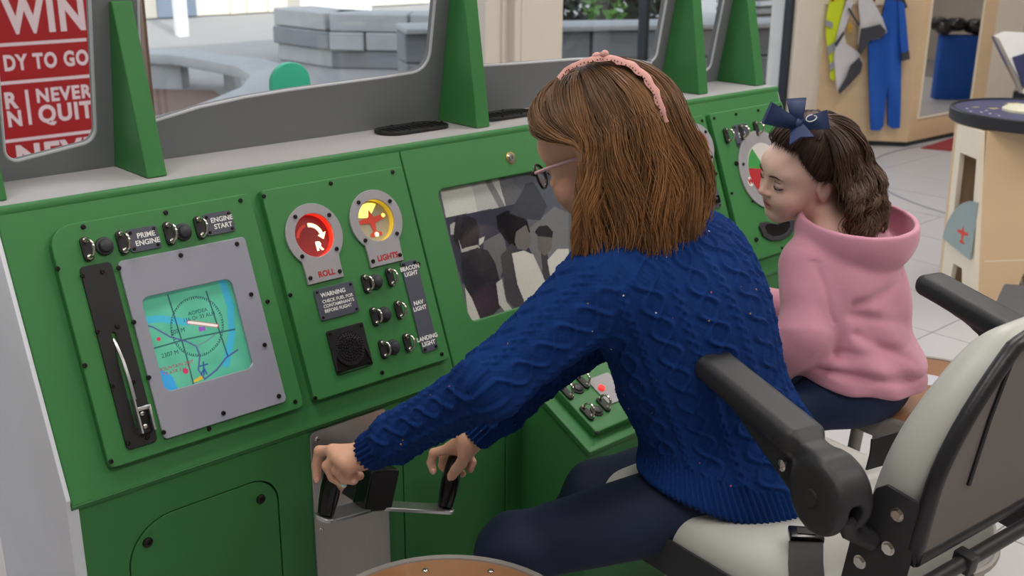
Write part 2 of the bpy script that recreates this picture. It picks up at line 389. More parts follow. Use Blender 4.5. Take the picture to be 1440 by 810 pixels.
MB().prism([tuple(onz(p, -.018)[:2]) for p in ((196, 125), (300, 128), (330, 150), (300, 175), (215, 180))], -.02, -.012).put('planting_bed', 'soil', None, label='strip of brown soil beneath the curved concrete bench', cat='soil', kind='stuff')
# stack of stone blocks
def stone_wall(name, pts, courses, hs, L0, dep_, label, mt='concrete', seed=1):
    R = random.Random(seed); e = thing(name, (pts[0][0], pts[0][1], -.02), label, 'stone wall')
    for c in range(courses):
        for (a, b) in zip(pts[:-1], pts[1:]):
            a = np.array(a[:2], float); b = np.array(b[:2], float); L = np.linalg.norm(b-a); d = (b-a)/L; ang = math.atan2(d[1], d[0]); s = -R.uniform(0, .5)
            while s < L:
                l = L0*R.uniform(.7, 1.25); s0 = max(s, 0); s1 = min(s+l, L)
                if s1-s0 > .08:
                    o = R.uniform(-.05, .05)
                    MB().box(s0+.008, s1-.008, o, o+dep_, -.02+c*hs+.004, -.02+(c+1)*hs-.004, T(a[0], a[1], 0)@Rz(ang), .012, 1).put('stone_block', mt if R.random() < .75 else 'concrete_dark', e, ang=30)
                s += l
    return e
b0 = onz((388, 82), 0); b1 = onz((465, 94), 0); b2 = onz((625, 97), 0); b3 = b2+(b2-b1)*.5
stone_wall('stone_block_wall', [b0, b1, b3], 3, .19, 1.15, .5, 'stacked rough grey stone blocks standing behind the curved bench')
# far building with posts
fy = 16.5
MB().box(-6, 13, fy, fy+.4, 0, 5).put('wall_far', 'facade', kind='structure')
fx = lambda px, y=30: ony((px, y), fy-.03)[0]
MB().box(fx(222), fx(277), fy-.06, fy-.02, 0, 3, None, .01).put('shutter_door', 'facade_grey', None, label='blue grey roller door in the far cream building', cat='door')
for (a, b) in ((325, 333), (378, 382), (349, 352)): MB().box(fx(a), fx(b), fy-.06, fy, 0, 3.4).put('pilaster', 'facade', None, label='narrow cream strip of wall standing proud of the far building', cat='pilaster', group='strips on the far building')
for px, yb, lab in ((190, 44, 'white square porch post nearest the poster outside'), (256, 51, 'white square porch post in front of the grey roller door')):
    c = onz((px, yb), -.02); MB().box(-.07, .07, -.07, .07, -.02, 3.4, T(c[0], c[1], 0), .01).put('porch_post', 'white_paint', None, label=lab, cat='post', group='porch posts')
# white railing and parked things far away
e = thing('railing', tuple(onz((430, 24), -.02)), 'white metal railing far behind the stone blocks', 'railing')
a = onz((425, 22), -.02); b = onz((520, 24), -.02)
for k in range(16):
    c = a+(b-a)*k/15; MB().box(-.02, .02, -.02, .02, -.02, 1.1, T(c[0], c[1], 0)).put('baluster', 'white_paint', e)
ang = math.atan2(b[1]-a[1], b[0]-a[0]); L_ = np.linalg.norm(b-a)
for z in (.1, 1.05): MB().box(0, L_, -.025, .025, z, z+.05, T(a[0], a[1], 0)@Rz(ang)).put('rail', 'white_paint', e)
# long retaining wall seen through the right-hand windows
zt_ = .70; ra = onz((748, 37), zt_)[:2]; rb = onz((935, 34), zt_)[:2]; rd = _n(rb-ra); ra = ra-rd*1.0; rb = rb+rd*3.0; rL = np.linalg.norm(rb-ra)
stone_wall('retaining_wall', [ra, rb], 3, .225, 1.3, .4, 'long grey stone retaining wall seen beyond the white column', 'concrete_dark', 5)
MB().box(0, rL, -.06, .46, .66, .70, T(ra[0], ra[1], 0)@Rz(math.atan2(rd[1], rd[0])), .01).put('wall_coping', 'concrete', None, label='pale flat coping slab along the top of the retaining wall', cat='coping')
# stacked pale slabs seen through the last window
sc = ony((1085, 70), 7.6)
e = thing('slab_stack', (sc[0], 7.6, -.02), 'tall pile of pale thin stone slabs outside the last window', 'slab stack')
for k in range(15):
    o = random.uniform(-.05, .05); MB().box(-.75+o, .95+o, -.3, .3, .10+k*.085, .155+k*.085, T(sc[0], 7.6, 0), .006, 1).put('slab', 'concrete' if k % 3 else 'white_paint', e)
MB().box(-.7, .9, -.25, .25, -.02, 1.37, T(sc[0], 7.62, 0)).put('pile_core', 'concrete_dark', e)
MB().box(sc[0]-1.2, sc[0]+1.6, 6.4, 7.2, -.02, .26, None, .05).put('leaf_litter', 'soil', None, label='low heap of brown leaves below the slab pile', cat='leaf heap', kind='stuff')
# bushes / bare trees behind the retaining wall
def shrub(name, c, rx, rz, n, label, mt, ls=.10):
    e = thing(name, (c[0], c[1], -.02), label, 'shrub', 'shrubs beyond the stone walls')
    w = MB()
    for k in range(5):
        a = k*1.3; w.tube([(0, 0, 0), (.2*rx*math.cos(a), .2*rx*math.sin(a), rz*.5), (.6*rx*math.cos(a), .6*rx*math.sin(a), rz*1.1)], .03, 6, rads=[.05, .035, .012])
    w.put('stem', 'bark', e, T(c[0], c[1], -.02))
    u = rng.normal(size=(n, 3)); u /= np.linalg.norm(u, axis=1)[:, None]; r = rng.random(n)**.4
    P = u*r[:, None]*np.array([rx, rx, rz*.55])+np.array([0, 0, rz*.72]); Q = rng.normal(size=(n, 2, 3)); Q /= np.linalg.norm(Q, axis=2)[..., None]; Q *= ls
    V = np.stack([P-Q[:, 0], P-Q[:, 1]*.5, P+Q[:, 0], P+Q[:, 1]*.5], 1).reshape(-1, 3); Fc = np.arange(4*n).reshape(-1, 4)
    put('foliage', raw_mesh(V, Fc), mt, e, T(c[0], c[1], -.02), kind='stuff')
mat('leaf_brown', (120, 100, 84), .9, var=.4, vscale=3); mat('leaf_green', (110, 160, 70), .8, var=.3, vscale=3)
for (px_, t_, rx, rz, n_, lab, mt, ls) in ((772, 11.4, .55, 1.3, 800, 'dark bush above the retaining wall beside the white column', 'leaf_dark', .09), (838, 16.5, .8, 1.8, 900, 'brownish bare bush above the middle of the retaining wall', 'leaf_brown', .08), (900, 12.6, .6, 1.5, 900, 'broad dark green bush behind the dark window bar', 'leaf_dark', .10), (850, 10.6, .2, 1.1, 260, 'thin bright green shrub between two bushes', 'leaf_green', .06), (1085, 16, 1.1, 2.2, 900, 'large dark bush behind the pile of pale slabs', 'leaf_dark', .1)):
    q = dep((px_, 30), t_); shrub('bush', (q[0], q[1]), rx, rz, n_, lab, mt, ls)
MB().box(9, 40, 19, 19.3, 0, 5).put('wall_hedge_side', 'facade_grey', kind='structure')
# ------------------------------------------------------------------ poster and teal board behind the console
PY = 4.17
pr = ony((152, 100), PY)[0]; pz0 = ony((60, 262), PY)[2]
po = thing('poster', (pr-.5, PY, pz0), 'red poster with big white slogan lettering and rules behind the windscreen', 'poster')
MB().box(pr-.95, pr, PY-.004, PY+.004, pz0, pz0+1.5).put('sheet', 'red_print', po)
def fit_text(body, M, x0, x1, y0, y1, mt, parent, bold=.0, name='lettering', ext=.0004):
    me = text_mesh(body, 1.0, 0, bold, chs=1.14); co = np.empty(len(me.vertices)*3, np.float32); me.vertices.foreach_get('co', co); co = co.reshape(-1, 3)
    lo = co.min(0); hi = co.max(0); co[:, 0] = x0+(co[:, 0]-lo[0])/(hi[0]-lo[0])*(x1-x0); co[:, 1] = y0+(co[:, 1]-lo[1])/(hi[1]-lo[1])*(y1-y0); co[:, 2] = ext
    me.vertices.foreach_set('co', co.ravel()); me.update(); return put(name, me, mt, parent, M)
MP = fr((0, PY-.0045, 0), (1, 0, 0), (0, 0, 1), (0, -1, 0))
mat('poster_white', (238, 214, 222), .6)
def ptext(body, xl, xr, yt, yb, bold=.042):
    xm = (xl+xr)/2; a = ony((xl, (yt+yb)/2), PY); b = ony((xr, (yt+yb)/2), PY); t = ony((xm, yt), PY); u = ony((xm, yb), PY)
    fit_text(body, MP, a[0], b[0], u[2], t[2], 'poster_white', po, bold)
ptext('WIN', 2, 118, -6, 46); ptext('DY TO GO', 4, 124, 73, 96); ptext('R', 6, 25, 129, 153); ptext('N', 10, 30, 155, 178); ptext('NEVER', 50, 129, 121, 141); ptext('QUIT', 53, 131, 144, 174); ptext('NEVE', 22, 140, 197, 228)
for (xl, xr, yc) in ((-60, 121, 58.5), (-60, 127, 109.5), (-60, 132, 187)):
    a = ony((xl, yc+(30-xl)*.085*0), PY); b = ony((xr, yc-3), PY); MB().box(a[0], b[0], PY-.0052, PY-.0042, b[2]-.006, b[2]+.006).put('rule', 'poster_white', po)
a = ony((36, 126), PY); b = ony((42, 175), PY); MB().box(a[0]-.006, a[0]+.006, PY-.0052, PY-.0042, b[2], a[2]).put('rule', 'poster_white', po)
tb = ony((405, 110), 3.0)
te = thing('teal_board', (tb[0], 3.0, 0), 'small teal round-topped board standing behind the windscreen', 'board')
a = ony((377, 110), 3.0); b = ony((432, 112), 3.0); tz = ony((402, 87), 3.0)[2]; wdt = (b[0]-a[0])
P = [(-wdt/2, 0), (wdt/2*1.05, 0)]+[(wdt/2*math.cos(t), tz-wdt*.45+wdt*.45*math.sin(t)) for t in np.linspace(0, math.pi, 16)]
put('panel', plate([P], .02, .003), 'teal', te, fr(((a[0]+b[0])/2, 3.0, 0), (1, 0, 0), (0, 0, 1), (0, -1, 0)))
MB().box(-.12, .12, -.15, .15, 0, .02, T((a[0]+b[0])/2, 3.0, 0)).put('foot', 'teal', te)
# ------------------------------------------------------------------ simulator console
XL, XM1, XM2, XR = .548, 1.352, 1.881, 2.685
E0 = Vector((0, 1.828, 1.05)); SV = Vector((0, 1.645-1.828, .59-1.05)).normalized(); NV = Vector((1, 0, 0)).cross(-SV).normalized()   # NV points out to the user
if NV.y > 0: NV = -NV
MI = fr(E0, (1, 0, 0), -SV, NV)      # local: x, y (up the slope, 0 at ledge), z outward
SL = .495
def ps(p, off=0.):                    # pixel -> panel coords (x, y=-s)
    w = onpl(p, np.array(E0+NV*off), np.array(NV)); return (w[0], float(-(w-np.array(E0))@np.array(SV)))
con = thing('flight_console', (1.617, 1.9, 0), 'green flight simulator console with instrument panels, windscreen frame and yoke', 'console')
# body: white end panel, dark core, sloped skins
prof = [(1.70, 0), (1.70, .57), (1.668, .585), (1.838, 1.035), (2.03, 1.035), (2.03, 0)]
MYZ = lambda x: fr((x, 0, 0), (0, 1, 0), (0, 0, 1), (1, 0, 0))
MB().prism(prof, XL+.02, XR-.02, MYZ(0)).put('core', 'groove', con)
epf = [(1.655, 0), (1.655, .592), (1.652, .6), (1.832, 1.048), (2.05, 1.048), (2.05, 0)]
MB().prism(epf, XL-.006, XL+.014, MYZ(0), .002).put('end_panel', 'end_panel', con, label='white end panel')
MB().prism(epf, XR-.014, XR+.006, MYZ(0), .002).put('end_panel', 'end_panel', con, label='white end panel')
holep = rrect(1.424, 1.810, -.390, -.103, .016)
for (a, b, hole) in ((XL, XM1, None), (XM1, XM2, holep), (XM2, XR, None)):
    P = [rrect(a+.0012, b-.0012, -SL, 0, .003, 2)]+([hole] if hole else [])
    put('sloped_panel', plate(P, .016, .003, -.016, 2), 'green', con, MI)
    # bottom return lip
    MB().prism([(1.645, .590), (1.662, .572), (1.668, .572), (1.668, .60), (1.66, .603)], a+.0012, b-.0012, MYZ(0), .001).put('lip', 'green', con)
# ledge
put('ledge', plate([rrect(XL-.004, XR+.004, 1.833, 2.03, .004, 2)], .018, .003, 1.034), 'ledge', con)
MB().prism([(1.8240, 1.040), (1.8250, 1.0500), (1.8280, 1.0530), (1.8335, 1.0530), (1.8335, 1.030), (1.826, 1.030)], XL, XR, MYZ(0)).put('ledge_edging', 'green', con)
# lower front: separate panels with open joints
YL = 1.66
ML = fr((0, YL, 0), (1, 0, 0), (0, 0, 1), (0, -1, 0))
hat = rrect(.637, .928, .10, .511, [.03, .03, .055, .085], 8)
def grow(P, g, c): return [(c[0]+(x-c[0])*(1+g/abs(x-c[0]) if abs(x-c[0]) > .02 else 1), c[1]+(y-c[1])*(1+g/abs(y-c[1]) if abs(y-c[1]) > .02 else 1)) for x, y in P]
put('lower_panel', plate([rrect(XL, 1.2195, 0.002, .574, .002, 2), grow(hat, .0022, (.78, .3))], .02, .0015, -.02), 'green', con, ML)
hd = put('hatch', plate([hat], .018, .002, -.019), 'green', con, ML)
put('lower_panel', plate([rrect(1.2225, 1.5035, 0.002, .574, .002, 2)], .02, .0015, -.02), 'green', con, ML)
put('lower_panel', plate([rrect(1.506, 1.60, 0.002, .574, .002, 2)], .02, .0015, -.02), 'green', con, ML)
put('lower_panel', plate([rrect(1.86, XR, .33, .574, .002, 2)], .02, .0015, -.02), 'green', con, ML)
put('lower_panel', plate([rrect(1.86, XR, .002, .327, .002, 2)], .02, .0015, -.02), 'green', con, ML)
# screws
w = MB(); w.lathe([(.0042, 0), (.0042, .0016), (.0036, .0028), (.002, .0030), (.0019, .0016), (.0001, .0016)], None, 12); SCREW = w.mesh(40)
w = MB(); w.lathe([(.0095, 0), (.0092, .002), (.0068, .0042), (.003, .0046), (.0028, .0022), (.0001, .0022)], None, 16); BOLT = w.mesh(40)
w = MB(); w.lathe([(.0055, 0), (.005, .0012), (.0035, .0022), (.0012, .0024), (.001, .001), (.0001, .001)], None, 12); PSCR = w.mesh(40)
def screw(x, y, z, parent, M=MI, me=None, mt='screw_black', s=1.):
    return put('screw', me or SCREW, mt, parent, M@T(x, y, z)@Sc(s, s, s))
for p in ((208, 763), (367, 702)):
    q = ony(p, YL); screw(q[0], q[2], -.001, hd, ML, BOLT)
# raised instrument panels
TH = .016
def insert(name, x0, x1, y0, y1, r, holes=(), M=MI, th=TH):
    return put(name, plate([rrect(x0, x1, y0, y1, r, 6)]+list(holes), th, .0025, .0003, 2), 'green', con, M)
def psc(parent, pts, off, M=MI, me=None, s=1.):
    for p in pts:
        x, y = ps(p, off); screw(x, y, off, parent, M, me, s=s)
def grip_guard(x, y, parent, M, z=TH, s=1.):           # small bolted pull ring
    put('ring_base', RB, 'black_plastic', parent, M@T(x, y, z)@Sc(s, s, s)); put('ring_bar', RU, 'chrome', parent, M@T(x, y, z)@Sc(s, s, s))
RB = plate([rrect(-.0085, .0085, -.021, .021, .008, 5)], .006, .0012, 0)
w = MB()
w.tube([(0, -.0145, .004), (0, -.0145, .010), (.001, -.0142, .016), (.003, -.011, .0215), (.004, -.005, .0245), (.0042, 0, .025), (.004, .005, .0245), (.003, .011, .0215), (.001, .0142, .016), (0, .0145, .010), (0, .0145, .004)], .0026, 8)
for sy in (-1, 1): w.cyl(.0052, .0052, .006, .0095, T(0, sy*.0145, 0), 6); w.cyl(.0036, .0036, .0095, .0115, T(0, sy*.0145, 0), 8)
RU = w.mesh(50)
w = MB(); w.lathe([(.0155, 0), (.0155, .004), (.0145, .006), (.0118, .0065), (.0112, .011), (.0095, .0135), (.006, .0146), (.0001, .0148)], None, 24); KNOB = w.mesh(35)
def knob(x, y, parent, M, z=TH, s=1.): put('button', KNOB, 'rubber_dark', parent, M@T(x, y, z)@Sc(s, s, s))
def label_plate(parent, x0, x1, y0, y1, lines, M, z=TH, size=.0105, screws=(1, 1, 1, 1), tx=0, mt='label_slate', tm='print_white', bold=.0003, sp=1.):
    pl_ = put('label_plate', plate([rrect(x0, x1, y0, y1, .004, 3)], .0028, .0005, z), mt, parent, M)
    put('lettering', text_mesh(lines, size, 0, bold, spacing=sp), tm, parent, M@T((x0+x1)/2+tx, (y0+y1)/2, z+.0031))
    for k, (a, b) in enumerate(((x0+.006, y0+.006), (x1-.006, y0+.006), (x1-.006, y1-.006), (x0+.006, y1-.006))):
        if screws[k]: screw(a, b, z+.0028, parent, M, s=.7)
    return pl_
# --- left panel with the map screen
scr = rrect(.737, .906, -.355, -.190, .014)
i1 = insert('map_panel', .616, .988, -.452, -.044, [.012, .012, .012, .04], [rrect(.725, .93, -.40, -.15, .01)])
z = TH+.0003
put('screen_bezel', plate([rrect(.714, .953, -.432, -.121, .008), scr], .006, .0015, z), 'acrylic', i1, MI)
psc(i1, ((117, 319), (233, 299), (338, 282), (81, 378), (119, 514), (156, 649), (294, 603), (415, 565), (376, 424)), z)
psc(i1, ((167, 377), (254, 359), (333, 343), (353, 414), (372, 485), (392, 557), (314, 581), (230, 608), (209, 531), (188, 453)), z+.006)
sb = put('slot_plate', plate([rrect(.650, .704, -.431, -.118, .008), rrect(.6735, .6805, -.40, -.235, .003, 3)], .004, .001, z), 'black_plastic', i1, MI)
psc(i1, ((116, 388), (144, 382), (137, 466), (165, 459), (158, 543), (187, 537), (180, 623), (207, 615)), z+.004)
MB().box(.672, .682, -.402, -.233, -.0, .004, None).put('slot_back', 'groove', i1, MI)
w = MB(); w.tube([(.677, -.235, .005), (.677, -.25, .016), (.677, -.285, .030), (.677, -.32, .036), (.677, -.352, .037)], .0032, 8); w.box(.6755, .6785, -.41, -.35, .020, .036)
w.put('lever', 'alum', i1, MI)
w = MB(); w.box(.6785, .700, -.373, -.366, .030, .0365, None, .001); w.box(.697, .7015, -.410, -.366, .018, .0365, None, .001); w.put('lever_bracket', 'alum', i1, MI)
w = MB(); w.box(.6795, .6965, -.412, -.368, .010, .030, None, .002); w.put('lever_block', 'black_gloss', i1, MI)
for y_ in (-.378, -.400): screw(.686, y_, .030, i1, MI, PSCR, 'chrome', .8)
for gx, gy in ((122, 350), (172, 341), (238, 328), (281, 320)): x, y = ps((gx, gy), TH+.004); grip_guard(x, y, i1, MI, z)
for gx, gy in ((147, 346), (258, 326)): x, y = ps((gx, gy), TH+.004); knob(x, y, i1, MI, z)
a = ps((176, 324), TH); b = ps((227, 348), TH); label_plate(i1, a[0], b[0], b[1], a[1], 'PRIME\nENGINE', MI, z, .0125, tx=.005)
a = ps((285, 302), TH); b = ps((331, 325), TH); label_plate(i1, a[0]-.002, b[0], b[1], a[1], 'ENGINE\nSTART', MI, z, .0122, tx=.006)
# map screen: printed / lit chart, painted per grid point
def seg_d(px, py, P):
    d = np.full(px.shape, 1e9)
    for (x0, y0), (x1, y1) in zip(P[:-1], P[1:]):
        dx, dy = x1-x0, y1-y0; t = np.clip(((px-x0)*dx+(py-y0)*dy)/(dx*dx+dy*dy+1e-9), 0, 1); d = np.minimum(d, np.hypot(px-x0-t*dx, py-y0-t*dy))
    return d
def map_paint(px, py, V):
    C = np.tile(np.array([92., 182, 152]), (len(px), 1))
    def band(P, wd, col, k=1.):
        a = np.clip(wd-seg_d(px, py, P)+.5, 0, 1)[:, None]*k; C[:] = C*(1-a)+np.array(col)*a
    C[:] += (np.sin(px*.11)*np.cos(py*.13)*5)[:, None]
    band([(190, 452), (225, 448), (262, 453)], 5, (72, 178, 206)); band([(312, 395), (324, 430), (326, 470), (318, 512)], 5, (70, 176, 206))
    C[inpoly(px, py, [(215, 528), (228, 520), (243, 530), (252, 552), (222, 556)])] = (58, 160, 220)
    for P in ([(236, 415), (262, 500), (272, 540)], [(192, 455), (215, 520), (226, 560)], [(290, 410), (310, 470), (320, 500)], [(205, 493), (262, 477), (330, 463)]): band(P, .8, (40, 70, 84))
    band([(196, 455), (215, 460), (240, 474), (262, 480), (276, 487), (281, 500), (279, 520), (288, 533)], 1.0, (84, 84, 150)); band([(288, 533), (305, 520), (318, 503), (334, 492)], 1.0, (84, 84, 150)); band([(276, 487), (290, 480), (303, 470)], .7, (110, 130, 150))
    ra = np.hypot((px-277)/37, (py-459)/42); ang = np.arctan2((py-459)/42, (px-277)/37); tick = (np.abs(ra-.97) < .04) & (np.abs(((ang*36/np.pi) % 1)-.5) < .22)
    C[tick] = (46, 96, 96); C[np.abs(ra-1.0) < .012] = (60, 110, 110)
    band([(265, 453), (305, 458)], 2.6, (200, 60, 70)); band([(265.5, 453.1), (304.5, 457.9)], 1.9, (244, 240, 238))
    C[inpoly(px, py, [(279, 460), (288, 459), (289, 465), (280, 466)])] = (150, 90, 190)
    C[inpoly(px, py, [(272, 535), (283, 528), (286, 533), (273, 538)])] = (216, 180, 60)
    for (cx, cy, r_, col) in ((223, 477, 3, (200, 60, 100)), (261, 522, 4, (206, 60, 110))): C[np.hypot(px-cx, py-cy) < r_] = col
    for (cx, cy) in ((286, 518),):
        band([(cx, cy-9), (cx+1, cy+9)], .9, (40, 80, 150)); band([(cx-5, cy-3), (cx+6, cy-6)], .9, (40, 80, 150)); band([(cx-3, cy+9), (cx+1, cy), (cx+5, cy+8)], .9, (40, 80, 150))
    dk = np.clip((440-py)/50+(px-320)/60, 0, 1)[:, None]*0
    return s2l(np.clip(C, 0, 255))
mat('screen_map', (0, 0, 0), .12, attr='Col', emit='attr', estr=.24, var=.02, coat=.4)
put('screen', print_mesh(.722, .932, -.402, -.148, MI@T(0, 0, z-.006), map_paint, 190, 220), 'screen_map', i1, MI@T(0, 0, z-.006))
mat('map_ink', (30, 60, 90), .6); mat('map_red', (190, 60, 110), .6)
def ptxt(body, p, size, mt, parent, off, bold=.0): x, y = ps(p, off); put('lettering', text_mesh(body, size, 0, bold), mt, parent, MI@T(x, y, off+.0003))
ptxt('AOPDEA\n116 Or 33 ALH', (279, 442), .0095, 'map_ink', i1, z-.006); ptxt('507 M', (250, 466), .0105, 'map_ink', i1, z-.006); ptxt('2307 M', (239, 498), .0105, 'map_ink', i1, z-.006); ptxt('MOUNTAIN 2007\nTB ATR TACT', (248, 518), .0085, 'map_red', i1, z-.006)
# --- second panel: gauges, label, loudspeaker
g1 = ps((441, 331), TH); g2 = ps((528, 310), TH)
i2 = insert('gauge_panel', 1.011, 1.336, -.449, -.043, .006, [circle(g1[0], g1[1], .0425, 40), circle(g2[0], g2[1], .0425, 40)])
psc(i2, ((371, 276), (465, 258), (552, 242), (408, 415), (621, 498), (537, 524), (588, 371), (443, 560)), z)
def gauge(parent, g, word, cols, lab):
    gx, gy = g
    out = [(gx+.0615*math.cos(t), gy+.0615*math.sin(t)) for t in np.radians(np.linspace(-48, 228, 48))]
    out += [(gx-.040, gy-.062), (gx-.040, gy-.090), (gx+.040, gy-.090), (gx+.040, gy-.062)]
    put('gauge_plate', plate([out, circle(gx, gy, .042, 40)], .005, .001, z), 'acrylic_tab', parent, MI, label=lab)
    w = MB(); n = 40; 
    b = w.bm
    lo = [b.verts.new((gx+.0421*math.cos(t), gy+.0421*math.sin(t), .001)) for t in np.linspace(0, 2*math.pi, n, endpoint=False)]; hi = [b.verts.new((gx+.0421*math.cos(t), gy+.0421*math.sin(t), z+.0045)) for t in np.linspace(0, 2*math.pi, n, endpoint=False)]
    for k in range(n): b.faces.new((lo[k], hi[k], hi[(k+1) % n], lo[(k+1) % n]))
    w.put('gauge_rim', cols[0], parent, MI)
    put('gauge_face', plate([circle(gx, gy, .0418, 40)], .001, 0, .001), cols[1], parent, MI)
    put('lettering', text_mesh(word, .0155, 0, .0006), 'red_print', parent, MI@T(gx+.004, gy-.076, z+.0053))
    for a in (38, 128, 222, -42): screw(gx+.052*math.cos(math.radians(a)), gy+.052*math.sin(math.radians(a)), z+.005, parent)
    for sx in (-1, 1): screw(gx+sx*.033, gy-.078, z+.005, parent)
mat('acrylic_tab', (158, 156, 160), .25, var=.03)
mat('rim_red', (235, 60, 40), .4, emit=(255, 45, 25), estr=.75); mat('face_red', (120, 50, 52), .3, emit=(150, 25, 25), estr=.25, coat=.3)
mat('rim_yellow', (220, 190, 60), .4, emit=(235, 200, 50), estr=.3); mat('face_cream', (176, 170, 150), .3, coat=.3)
mat('glow_warm', (255, 230, 200), .5, emit=(255, 214, 160), estr=2.2); mat('glow_yellow', (255, 230, 120), .5, emit=(255, 226, 90), estr=2.0); mat('glow_red', (240, 40, 40), .5, emit=(255, 30, 25), estr=.9); mat('plane_red', (190, 66, 50), .5, emit=(190, 40, 25), estr=.25)
gauge(i2, g1, 'ROLL', ('rim_red', 'face_red'), 'round red-lit roll gauge plate'); gauge(i2, g2, 'LIGHTS', ('rim_yellow', 'face_cream'), 'round yellow-lit lights gauge plate')
x, y = g1
arc = [(x+.030*math.cos(math.radians(a)), y-.004+.030*math.sin(math.radians(a))) for a in np.linspace(88, 12, 14)]; arc2 = [(x+.0225*math.cos(math.radians(a)), y-.004+.0225*math.sin(math.radians(a))) for a in np.linspace(12, 88, 14)]
put('arrow', plate([arc+[(x+.036, y+.004), (x+.0275, y-.010), (x+.017, y-.001)]+arc2], .0006, 0, .0022), 'glow_warm', i2, MI)
put('lettering', text_mesh('R', .023, 0, .0012), 'glow_warm', i2, MI@T(x+.014, y-.022, .0026))
arcl = [(x-.030*math.cos(math.radians(a)), y-.004+.030*math.sin(math.radians(a))) for a in np.linspace(80, 12, 12)]; arcl2 = [(x-.024*math.cos(math.radians(a)), y-.004+.024*math.sin(math.radians(a))) for a in np.linspace(12, 80, 12)]
put('arrow', plate([arcl+arcl2], .0006, 0, .0022), 'plane_red', i2, MI)
x, y = g2
put('beam', plate([[(x-.004, y+.008)]+[(x+.038*math.cos(math.radians(a)), y+.038*math.sin(math.radians(a))) for a in np.linspace(60, 158, 12)]], .0005, 0, .0022), 'glow_yellow', i2, MI)
pl_ = [(-.002, .026), (.004, .013), (.006, .009), (.032, .011), (.033, .004), (.007, -.004), (.004, -.020), (.016, -.024), (.016, -.030), (-.011, -.030), (-.011, -.025), (-.002, -.020), (-.006, -.003), (-.031, -.001), (-.032, .006), (-.007, .010), (-.005, .014)]
put('aeroplane', plate([[(x+a, y+b) for a, b in pl_]], .0006, 0, .0032), 'plane_red', i2, MI)
for (a, b, r_, mt_) in ((.029, .008, .004, 'glow_yellow'), (.003, -.027, .0048, 'glow_warm')): MB().cyl(r_, r_, .0040, .0046, MI@T(x+a, y+b, 0), 14).put('lamp_dot', mt_, i2)
mat('label_warn', (78, 80, 92), .5)
a = ps((433, 410), TH); b = ps((499, 439), TH)
lp_ = put('label_plate', plate([rrect(1.065, 1.153, -.307, -.246, .005, 3)], .003, .0006, z), 'label_slate', i2, MI)
put('lettering', text_mesh('WARNING', .0115, 0, .0003, 'LEFT'), 'print_white', i2, MI@T(1.077, -.260, z+.0034))
put('lettering', text_mesh('CHECK FUEL FOR\nCONTAMINANTS\nBEFORE FLIGHT', .0088, 0, .0002, 'LEFT', 1.05), 'print_white', i2, MI@T(1.077, -.2815, z+.0034))
for (a, b) in ((1.071, -.252), (1.147, -.252), (1.147, -.301), (1.071, -.301)): screw(a, b, z+.003, i2, MI, s=.65)
holes = []
for k, r_ in enumerate((.0, .0055, .011, .0165, .022, .0275, .031)):
    n_ = 1 if k == 0 else 6*k if k < 6 else 40
    for j in range(n_): t = 2*math.pi*j/n_+k*.3; holes.append(circle(1.110+r_*math.cos(t), -.371+r_*math.sin(t), .00125, 6))
put('loudspeaker', plate([rrect(1.069, 1.152, -.414, -.328, .004, 3)]+holes, .005, .001, z), 'black_plastic', i2, MI)
MB().box(1.072, 1.149, -.411, -.331, z-.0006, z+.0014).put('speaker_cone', 'screw_black', i2, MI)
for (a, b) in ((1.075, -.334), (1.146, -.334), (1.146, -.408), (1.075, -.408)): screw(a, b, z+.005, i2, MI, s=.8)
a = ps((556, 370), TH); put('label_plate', plate([rrect(1.273, 1.313, -.422, -.234, .004, 3)], .003, .0006, z), 'label_slate', i2, MI)
for t_, yy in (('BEACON\nLIGHT', -.2545), ('NAV\nLIGHT', -.327), ('LANDING\nLIGHT', -.400)): put('lettering', text_mesh(t_, .0118, 0, .0004), 'print_white', i2, MI@T(1.292, yy, z+.0034))
for (a, b) in ((1.279, -.240), (1.307, -.240), (1.307, -.416), (1.279, -.416)): screw(a, b, z+.003, i2, MI, s=.8)
for q in range(3):
    for p in ((515, 399), (548, 390)):
        x, y = ps((p[0]+12.0*q, p[1]+46.*q), TH+.004); grip_guard(x, y, i2, MI, z+(.003 if p[0] > 540 else 0), .92)
    x, y = ps((529+12.3*q, 396+46.*q), TH+.004); knob(x, y, i2, MI, z)
